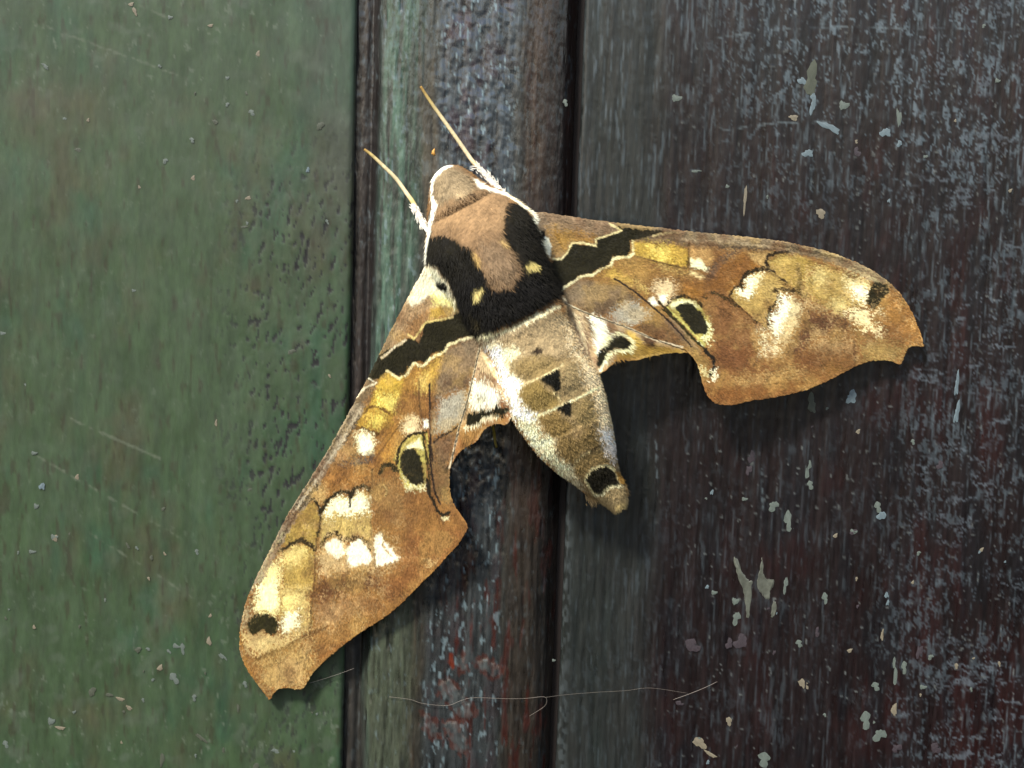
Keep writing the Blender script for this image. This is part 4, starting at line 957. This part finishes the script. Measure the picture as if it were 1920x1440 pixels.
RFW = [(985, 420), (1000, 395), (1050, 403), (1120, 413), (1200, 423), (1280, 432), (1360, 440), (1440, 448), (1500, 458), (1560, 473), (1610, 493), (1650, 515), (1685, 545), (1708, 580), (1722, 612), (1733, 648), (1731, 651), (1724, 650), (1708, 649), (1698, 660), (1692, 680), (1688, 684), (1668, 676), (1640, 675), (1610, 684), (1580, 700), (1545, 718), (1500, 736), (1450, 746), (1400, 753), (1375, 760), (1345, 759), (1330, 749), (1318, 725), (1313, 700), (1306, 680), (1296, 666), (1284, 655), (1230, 637), (1180, 615), (1100, 587), (1062, 571), (1045, 560), (1000, 540)]
LFW = [(815, 480), (800, 493), (780, 530), (750, 585), (715, 655), (690, 708), (665, 752), (630, 818), (600, 868), (570, 916), (545, 953), (520, 1003), (500, 1043), (480, 1083), (462, 1125), (452, 1165), (448, 1200), (451, 1230), (462, 1255), (480, 1280), (497, 1302), (503, 1312), (508, 1311), (514, 1298), (525, 1291), (540, 1290), (558, 1294), (570, 1291), (578, 1278), (585, 1263), (605, 1243), (640, 1213), (680, 1183), (720, 1160), (755, 1130), (790, 1095), (815, 1070), (840, 1042), (860, 1020), (876, 996), (877, 984), (868, 970), (855, 953), (848, 938), (843, 918), (843, 890), (845, 872), (850, 847), (860, 805), (875, 755), (890, 695), (898, 655), (905, 630), (890, 560)]
RHW = [(1030, 540), (1070, 560), (1180, 600), (1300, 650), (1305, 660), (1287, 662), (1262, 662), (1235, 665), (1210, 672), (1186, 678), (1166, 674), (1150, 681), (1140, 692), (1131, 699), (1123, 701), (1105, 690), (1060, 640)]
LHW = [(920, 620), (885, 640), (870, 720), (840, 850), (832, 880), (844, 878), (853, 859), (870, 841), (886, 833), (898, 825), (905, 808), (918, 798), (934, 794), (948, 799), (957, 790), (965, 770), (975, 720)]

rfw, rfo = wing_mesh('forewing', RFW, True, moth); rfw['label'] = 'forewing spread over the dark brown board'
lfw, lfo = wing_mesh('forewing', LFW, False, moth); lfw['label'] = 'forewing spread over the green board'
rhw, _ = wing_mesh('hindwing', RHW, True, moth, -0.15 * mm); rhw['label'] = 'small pale hindwing with black bar, over the dark board'
lhw, _ = wing_mesh('hindwing', LHW, False, moth, -0.15 * mm); lhw['label'] = 'small pale hindwing with black bar, over the batten'

# ---- body: one continuous skin, head to tail
LEFT = np.array([(812, 322), (807, 350), (804, 385), (801, 420), (798, 455), (797, 492), (818, 515), (838, 545), (860, 585), (888, 622), (908, 650), (925, 685), (940, 722), (950, 760), (962, 790), (985, 822), (1012, 856), (1045, 886), (1080, 908), (1096, 922), (1120, 936), (1145, 950)], float)
RIGHT = np.array([(856, 310), (882, 323), (900, 340), (945, 358), (975, 378), (998, 398), (1008, 425), (1018, 460), (1030, 495), (1045, 535), (1058, 565), (1075, 610), (1100, 662), (1120, 695), (1133, 735), (1143, 780), (1152, 830), (1156, 865), (1160, 885), (1172, 908), (1174, 930), (1172, 945)], float)
ls, lt = axis_st(LEFT[:, 0], LEFT[:, 1]); rs, rt = axis_st(RIGHT[:, 0], RIGHT[:, 1])
lo = np.argsort(ls); ro_ = np.argsort(rs)
def prof(s):
    a = np.interp(s, ls[lo], lt[lo]); b = np.interp(s, rs[ro_], rt[ro_])
    return a, b
SN = 300
ss = np.linspace(0, AXL, SN)
ta, tb = prof(ss)
ker = np.ones(9) / 9
def smo(v): return np.convolve(np.pad(v, 4, mode='edge'), ker, 'valid')
ta, tb = smo(ta), smo(tb)
cap = np.sqrt(np.clip(1 - ((14 - ss) / 14).clip(0, 1) ** 2, 0.02, 1)) * np.sqrt(np.clip(1 - ((ss - (AXL - 12)) / 12).clip(0, 1) ** 2, 0.05, 1))
tc_ = 0.5 * (ta + tb); tw = 0.5 * np.abs(ta - tb) * cap
HH = np.interp(ss, [0, 40, 90, 150, 220, 300, 360, 450, 560, 640, AXL], [3.0, 4.2, 5.4, 7.6, 8.2, 7.2, 6.3, 6.0, 4.8, 3.2, 1.8]) * mm
HH = smo(HH) * np.sqrt(cap)
ZC = np.interp(ss, [0, 60, 150, 250, 340, 450, 560, 640, AXL], [11.5, 12.0, 13.0, 13.2, 13.0, 12.6, 11.4, 9.8, 8.0]) * mm
ZC = smo(ZC)
# abdominal segments bulge slightly
HH = HH + 0.22 * mm * sstep(370, 420, ss) * sstep(690, 640, ss) * np.abs(np.sin((ss - 360) / 62 * math.pi)) ** .6
def body_pt(s, a):
    t = np.interp(s, ss, tc_) - np.cos(a) * np.interp(s, ss, tw) * np.sign(1)
    hgt = np.interp(s, ss, ZC) + np.sin(a) * np.interp(s, ss, HH)
    # shallow trough between the shoulder flaps and the middle of the thorax
    px = AX0[0] + s * AXD[0] + t * AXN[0]; py = AX0[1] + s * AXD[1] + t * AXN[1]
    top = np.clip(np.sin(a), 0, 1)
    thx = sstep(90, 130, s) * sstep(300, 230, s)
    u = np.cos(a)
    hgt = hgt - 0.7 * mm * thx * top * (np.exp(-((u - .45) / .10) ** 2) + np.exp(-((u + .45) / .10) ** 2))
    hgt = hgt - 0.9 * mm * top * np.exp(-((s - 84) / 7) ** 2) - 0.7 * mm * top * np.exp(-((s - 322) / 10) ** 2)
    hgt = hgt + 0.12 * mm * top * (fbm(px / 8, py / 8, 505, 3) - .5) * 2
    return px, py, hgt
AN = 120
aa = np.linspace(0, 2 * math.pi, AN, endpoint=False)
SS, AA = np.meshgrid(ss, aa, indexing='ij')
bpx, bpy_, bh = body_pt(SS.ravel(), AA.ravel())
bh = np.maximum(bh, 5.7 * mm)
VB = unproject(bpx, bpy_, bh) - MLOC
cb = moth_color(bpx, bpy_)
i, j = np.meshgrid(np.arange(SN - 1), np.arange(AN), indexing='ij')
a0 = (i * AN + j).ravel(); a1 = (i * AN + (j + 1) % AN).ravel()
FB = np.stack([a0, a1, a1 + AN, a0 + AN], 1)
caps = [np.arange(AN)[None, ::-1], (np.arange(AN) + (SN - 1) * AN)[None, :]]
mid = FB[(len(FB) // AN // 2) * AN + AN // 4]
nn = np.cross(VB[mid[1]] - VB[mid[0]], VB[mid[3]] - VB[mid[0]])
if nn[1] > 0:
    FB = FB[:, ::-1]; caps = [c[:, ::-1] for c in caps]
body = mesh_np('body', VB, [FB] + caps, M_body, moth, cb)
body['label'] = 'furry tan and black thorax with a pale banded abdomen'

# ---- fur and wing scales: ribbons, far too fine to count
def ribbons(name, px, py, h, dx, dy, ln, lift, wd, col, parent, mat, seed=0):
    n = len(px); r = np.random.default_rng(seed)
    t = [0.0, 0.55, 1.0]
    bend = r.normal(0, .18, n)
    nx, ny = -dy, dx
    pts = []
    for k in t:
        x = px + dx * ln * k + nx * ln * bend * k * k; y = py + dy * ln * k + ny * ln * bend * k * k
        hh = h + lift * (k - 0.45 * k * k)
        pts.append((x, y, hh))
    V = np.empty((n, 5, 3))
    for q, (k, sgn) in enumerate([(0, -1), (0, 1), (1, -.8), (1, .8)]):
        x, y, hh = pts[k]
        V[:, q] = unproject(x + nx * wd * .5 * sgn, y + ny * wd * .5 * sgn, hh)
    V[:, 4] = unproject(*pts[2])
    b = (np.arange(n) * 5)[:, None]
    Q = b + np.array([[0, 1, 3, 2]]); T = b + np.array([[2, 3, 4]])
    C = np.repeat(col, 5, 0).reshape(n, 5, 3) * np.array([.85, .85, 1, 1, 1.08])[None, :, None]
    o = mesh_np(name, V.reshape(-1, 3) - MLOC, [Q, T], mat, parent, np.clip(C.reshape(-1, 3), 0, .85))
    o['kind'] = 'stuff'
    return o

r = np.random.default_rng(11)
n = 42000
s = r.uniform(4, AXL - 3, n); a = r.uniform(-0.25, math.pi + 0.25, n)
keep = r.random(n) < np.interp(s, [0, 330, 360, AXL], [1, 1, .75, .75]); s, a = s[keep], a[keep]; n = len(s)
hx, hy, hz = body_pt(s, a)
t_side = -np.cos(a)                       # +1 on the AXN side
ang = r.normal(0, .22, n) + 0.30 * t_side * (s < 340) + 0.22 * t_side * (s >= 340)
ang = np.where(s < 80, ang * 1.5, ang)
ca, sa = np.cos(ang), np.sin(ang)
dx = AXD[0] * ca + AXN[0] * sa; dy = AXD[1] * ca + AXN[1] * sa
ln = np.interp(s, [0, 80, 140, 300, 345, 360, 640, AXL], [6, 8, 12, 12, 6, 4.5, 4.5, 8]) * r.uniform(.6, 1.3, n)
lift = np.where(np.sin(a) > 0.2, np.where(s > 340, .12, .28) * mm, 0.05 * mm) * r.uniform(.4, 1.5, n)
colr = moth_color(hx, hy) * r.uniform(.86, 1.14, (n, 1))
# a black hair rooted near the tan mantle stays black: colours come from the root only
ribbons('fur', hx, hy, hz + 0.02 * mm, dx, dy, ln, lift, np.where(s > 340, r.uniform(.5, .95, n), r.uniform(.7, 1.2, n)), colr, body, M_fur, 3)
# tuft at the tail and white frill at the head
n = 420
q = r.random(n)
hx = 1100 + q * 68 + r.normal(0, 2, n); hy = 927 - q * 22 + r.normal(0, 6, n)
dx = AXD[0] + r.normal(0, .12, n); dy = AXD[1] + r.normal(0, .12, n)
hx = np.clip(hx, 1095, 1172)
ribbons('tail_tuft', hx, hy + 4, np.full(n, 8.6 * mm) + r.uniform(-.8, .4, n) * mm, dx, dy, r.uniform(10, 26, n) * (0.5 + 0.5 * q), np.full(n, 0.1 * mm), r.uniform(.8, 1.4, n), lin((196, 164, 112)) * .8 * r.uniform(.6, 1.25, (n, 1)), body, M_fur, 5)

def in_outline(out, n, rr):
    x0, y0 = out.min(0); x1, y1 = out.max(0)
    px = rr.uniform(x0, x1, n * 3); py = rr.uniform(y0, y1, n * 3)
    d, ins, _, _ = seg_dist(px, py, out, True)
    ok = ins & (d > 2.5)
    return px[ok][:n], py[ok][:n]

def wing_scales(out, right, parent, n, seed, flow, dh=0.0, lnr=(2.5, 5.0), wdr=(.7, 1.3)):
    rr = np.random.default_rng(seed)
    px, py = in_outline(out, n, rr); n = len(px)
    fx, fy = flow(px, py)
    an = rr.normal(0, .20, n); ca, sa = np.cos(an), np.sin(an)
    dx, dy = fx * ca - fy * sa, fx * sa + fy * ca
    h = wing_h(px, py, right) + dh
    h += 0.22 * mm * (fbm(px / 60, py / 60, 405, 3) - .5) * 2
    c = moth_color(px + 1.5 * dx, py + 1.5 * dy) * rr.uniform(.84, 1.20, (n, 1))
    return ribbons('scales', px, py, h + .03 * mm, dx, dy, rr.uniform(*lnr, n), rr.uniform(.02, .12, n) * mm, rr.uniform(*wdr, n), c, parent, M_fur, seed)
def flow_from(cx, cy):
    def f(px, py):
        dx, dy = px - cx, py - cy; q = np.hypot(dx, dy) + 1e-6
        return dx / q, dy / q
    return f
wing_scales(rfo, True, rfw, 30000, 21, flow_from(900, 420))
wing_scales(lfo, False, lfw, 30000, 22, flow_from(840, 430))
wing_scales(np.array([(1065, 585), (1095, 590), (1180, 625), (1270, 655), (1190, 668), (1140, 680), (1118, 682), (1085, 625)], float), True, rhw, 1500, 23, flow_from(1010, 520), -0.15 * mm, (6, 14), (.8, 1.5))
wing_scales(np.array([(903, 660), (922, 690), (938, 730), (948, 775), (930, 788), (905, 795), (885, 825), (858, 845), (880, 760), (895, 700)], float), False, lhw, 1500, 24, flow_from(900, 540), -0.15 * mm, (6, 14), (.8, 1.5))

# ---- tubes: antennae, leg, silk
def tube(name, pts, rad, cols, mat, parent, sides=10, sub=8, off=None, attr=True):
    """pts (n,3): photo x, y, height; rad in photo pixels"""
    pts = np.asarray(pts, float); n = len(pts)
    tt = np.linspace(0, n - 1, (n - 1) * sub + 1)
    def cat(v):
        v = np.asarray(v, float); i0 = np.clip(np.floor(tt).astype(int), 0, n - 2); f = (tt - i0)
        p0 = v[np.clip(i0 - 1, 0, n - 1)]; p1 = v[i0]; p2 = v[i0 + 1]; p3 = v[np.clip(i0 + 2, 0, n - 1)]
        f = f.reshape((-1,) + (1,) * (v.ndim - 1))
        return .5 * (2 * p1 + (p2 - p0) * f + (2 * p0 - 5 * p1 + 4 * p2 - p3) * f ** 2 + (3 * p1 - p0 - 3 * p2 + p3) * f ** 3)
    Q = cat(pts); W = unproject(Q[:, 0], Q[:, 1], Q[:, 2])
    R = np.interp(tt, np.arange(n), rad) * S
    C = np.stack([np.interp(tt, np.arange(n), lin(cols)[:, k]) for k in range(3)], 1) * .8
    T = np.gradient(W, axis=0); T /= np.linalg.norm(T, axis=1, keepdims=True)
    up = np.array([0, -1.0, 0]); B1 = np.cross(T, up); B1 /= np.linalg.norm(B1, axis=1, keepdims=True); B2 = np.cross(B1, T)
    th = np.linspace(0, 2 * math.pi, sides, endpoint=False)
    Vv = W[:, None] + R[:, None, None] * (np.cos(th)[None, :, None] * B1[:, None] + np.sin(th)[None, :, None] * B2[:, None])
    m = len(W); i, j = np.meshgrid(np.arange(m - 1), np.arange(sides), indexing='ij')
    a0 = (i * sides + j).ravel(); a1 = (i * sides + (j + 1) % sides).ravel()
    F = np.stack([a0, a1, a1 + sides, a0 + sides], 1)
    cp = [np.arange(sides)[None, ::-1], (np.arange(sides) + (m - 1) * sides)[None, :]]
    Vv = Vv.reshape(-1, 3) - (off if off is not None else 0)
    return mesh_np(name, Vv, [F] + cp, mat, parent, np.repeat(C, sides, 0))

def A_(pts): return [(660 + x / 4, 140 + y / 4, h * mm) for x, y, h in pts]
GOLD, TAN, WH = (176, 156, 100), (204, 188, 146), (252, 244, 226)
ra_pts = A_([(515, 88, 9.6), (590, 205, 9.8), (690, 345, 10.2), (790, 485, 10.6), (890, 630, 11), (940, 690, 11.3), (985, 735, 11.6), (1040, 800, 12), (1115, 880, 12.5), (1150, 930, 12.8)])
ra_ = tube('antenna', ra_pts, [2.2, 3.1, 3.5, 3.6, 3.8, 4.4, 5.5, 5.2, 4.6, 3.5], [(150, 116, 60), GOLD, TAN, TAN, (230, 210, 170), (190, 160, 90), WH, WH, WH, WH], M_body, moth, off=MLOC)
la_pts = A_([(92, 560, 9.0), (150, 605, 9.2), (240, 690, 9.6), (330, 780, 10), (410, 890, 10.6), (455, 955, 11), (490, 1030, 11.4), (530, 1110, 12), (562, 1165, 12.6), (590, 1210, 13)])
la_ = tube('antenna', la_pts, [2.2, 3.0, 3.4, 3.6, 3.7, 4.2, 5.4, 5.2, 4.2, 3.2], [(150, 116, 60), GOLD, TAN, TAN, (234, 214, 172), (214, 190, 120), WH, WH, WH, WH], M_body, moth, off=MLOC)
for par, p0, p1, sd_ in ((ra_, (893, 310), (945, 362), 31), (la_, (772, 383), (800, 430), 32)):
    rr = np.random.default_rng(sd_); n = 170
    q = rr.random(n); px = p0[0] + (p1[0] - p0[0]) * q + rr.normal(0, 3.2, n); py = p0[1] + (p1[1] - p0[1]) * q + rr.normal(0, 2.4, n)
    d = np.array([p1[0] - p0[0], p1[1] - p0[1]], float); d /= np.linalg.norm(d)
    an = rr.normal(0, .35, n)
    dx = -(d[0] * np.cos(an) - d[1] * np.sin(an)); dy = -(d[0] * np.sin(an) + d[1] * np.cos(an))
    if sd_ == 32: dx, dy = -dx, -dy
    ribbons('scale_tuft', px, py, (11.5 + 1.0 * q) * mm + rr.uniform(0, .4, n) * mm, dx, dy, rr.uniform(6, 12, n), np.full(n, .1 * mm), rr.uniform(1.2, 2.2, n), np.tile(lin(WH) * .8, (n, 1)), par, M_fur, sd_)
leg = tube('leg', [(918, 760, 9.5 * mm), (922, 790, 9.2 * mm), (926, 808, 8.4 * mm), (928, 825, 7.2 * mm), (931, 838, 6.3 * mm)], [3.2, 3.0, 2.6, 2.6, 2.2], [GOLD, (150, 128, 56), (160, 140, 60), (176, 156, 84), (150, 130, 60)], M_body, moth, off=MLOC)
leg['label'] = 'thin golden leg tip poking out below the hindwing'

# ================================================================== SMALL THINGS
def c5(x, y): return 600 + x * .302, 1005 + y * .302
def silk(name, pts, rad, label, hs):
    q = [(*p, h * mm) for p, h in zip(pts, hs)]
    o = tube(name, q, [rad * .45] * len(q), [(120, 112, 100)] * len(q), M_silk, None, sides=6, sub=6)
    return tag(o, label, 'thread')
silk('silk_thread', [c5(*p) for p in [(430, 998), (560, 1015), (640, 1040), (790, 1052), (880, 1020), (960, 1004), (1150, 1010), (1280, 1008), (1385, 998), (1408, 1020), (1390, 1060), (1300, 1118)]], .75,
     'fine pale silk thread looping across the lower batten', [6.4, 6.5, 6.6, 6.6, 6.6, 6.6, 6.4, 6.2, 6.0, 6.0, 5.8, 5.2])
silk('silk_thread', [c5(*p) for p in [(1400, 1002), (1530, 985), (1720, 970), (1900, 960)]] + [(1220, 1290), (1290, 1300)], .45,
     'thin silk strand from the batten to the dark board', [6.0, 5.6, 5.0, 4.6, 4.2, 3.7])
silk('silk_thread', [(580, 1281), (610, 1272), (640, 1262), (664, 1253)], .6,
     'short silk thread beside the wing tip on the green board', [6.6, 5.7, 5.5, 5.2])
silk('silk_thread', [(1262, 1312), (1290, 1302), (1320, 1290), (1345, 1278)], .8,
     'short pale thread clinging to the dark board near its spatter', [3.7, 3.8, 3.9, 3.7])
# grain of grit between the antennae
o = fleck_mesh('grit_grain', (196, 146, 72), 77); o.data.materials[0] = M_grit
o.location = unproject(813., 286., 6.25 * mm); o.scale = (4.2 * S, 3.0 * S * 4, 5.0 * S)
tag(o, 'tiny orange grain stuck to the batten between the antennae', 'grain')
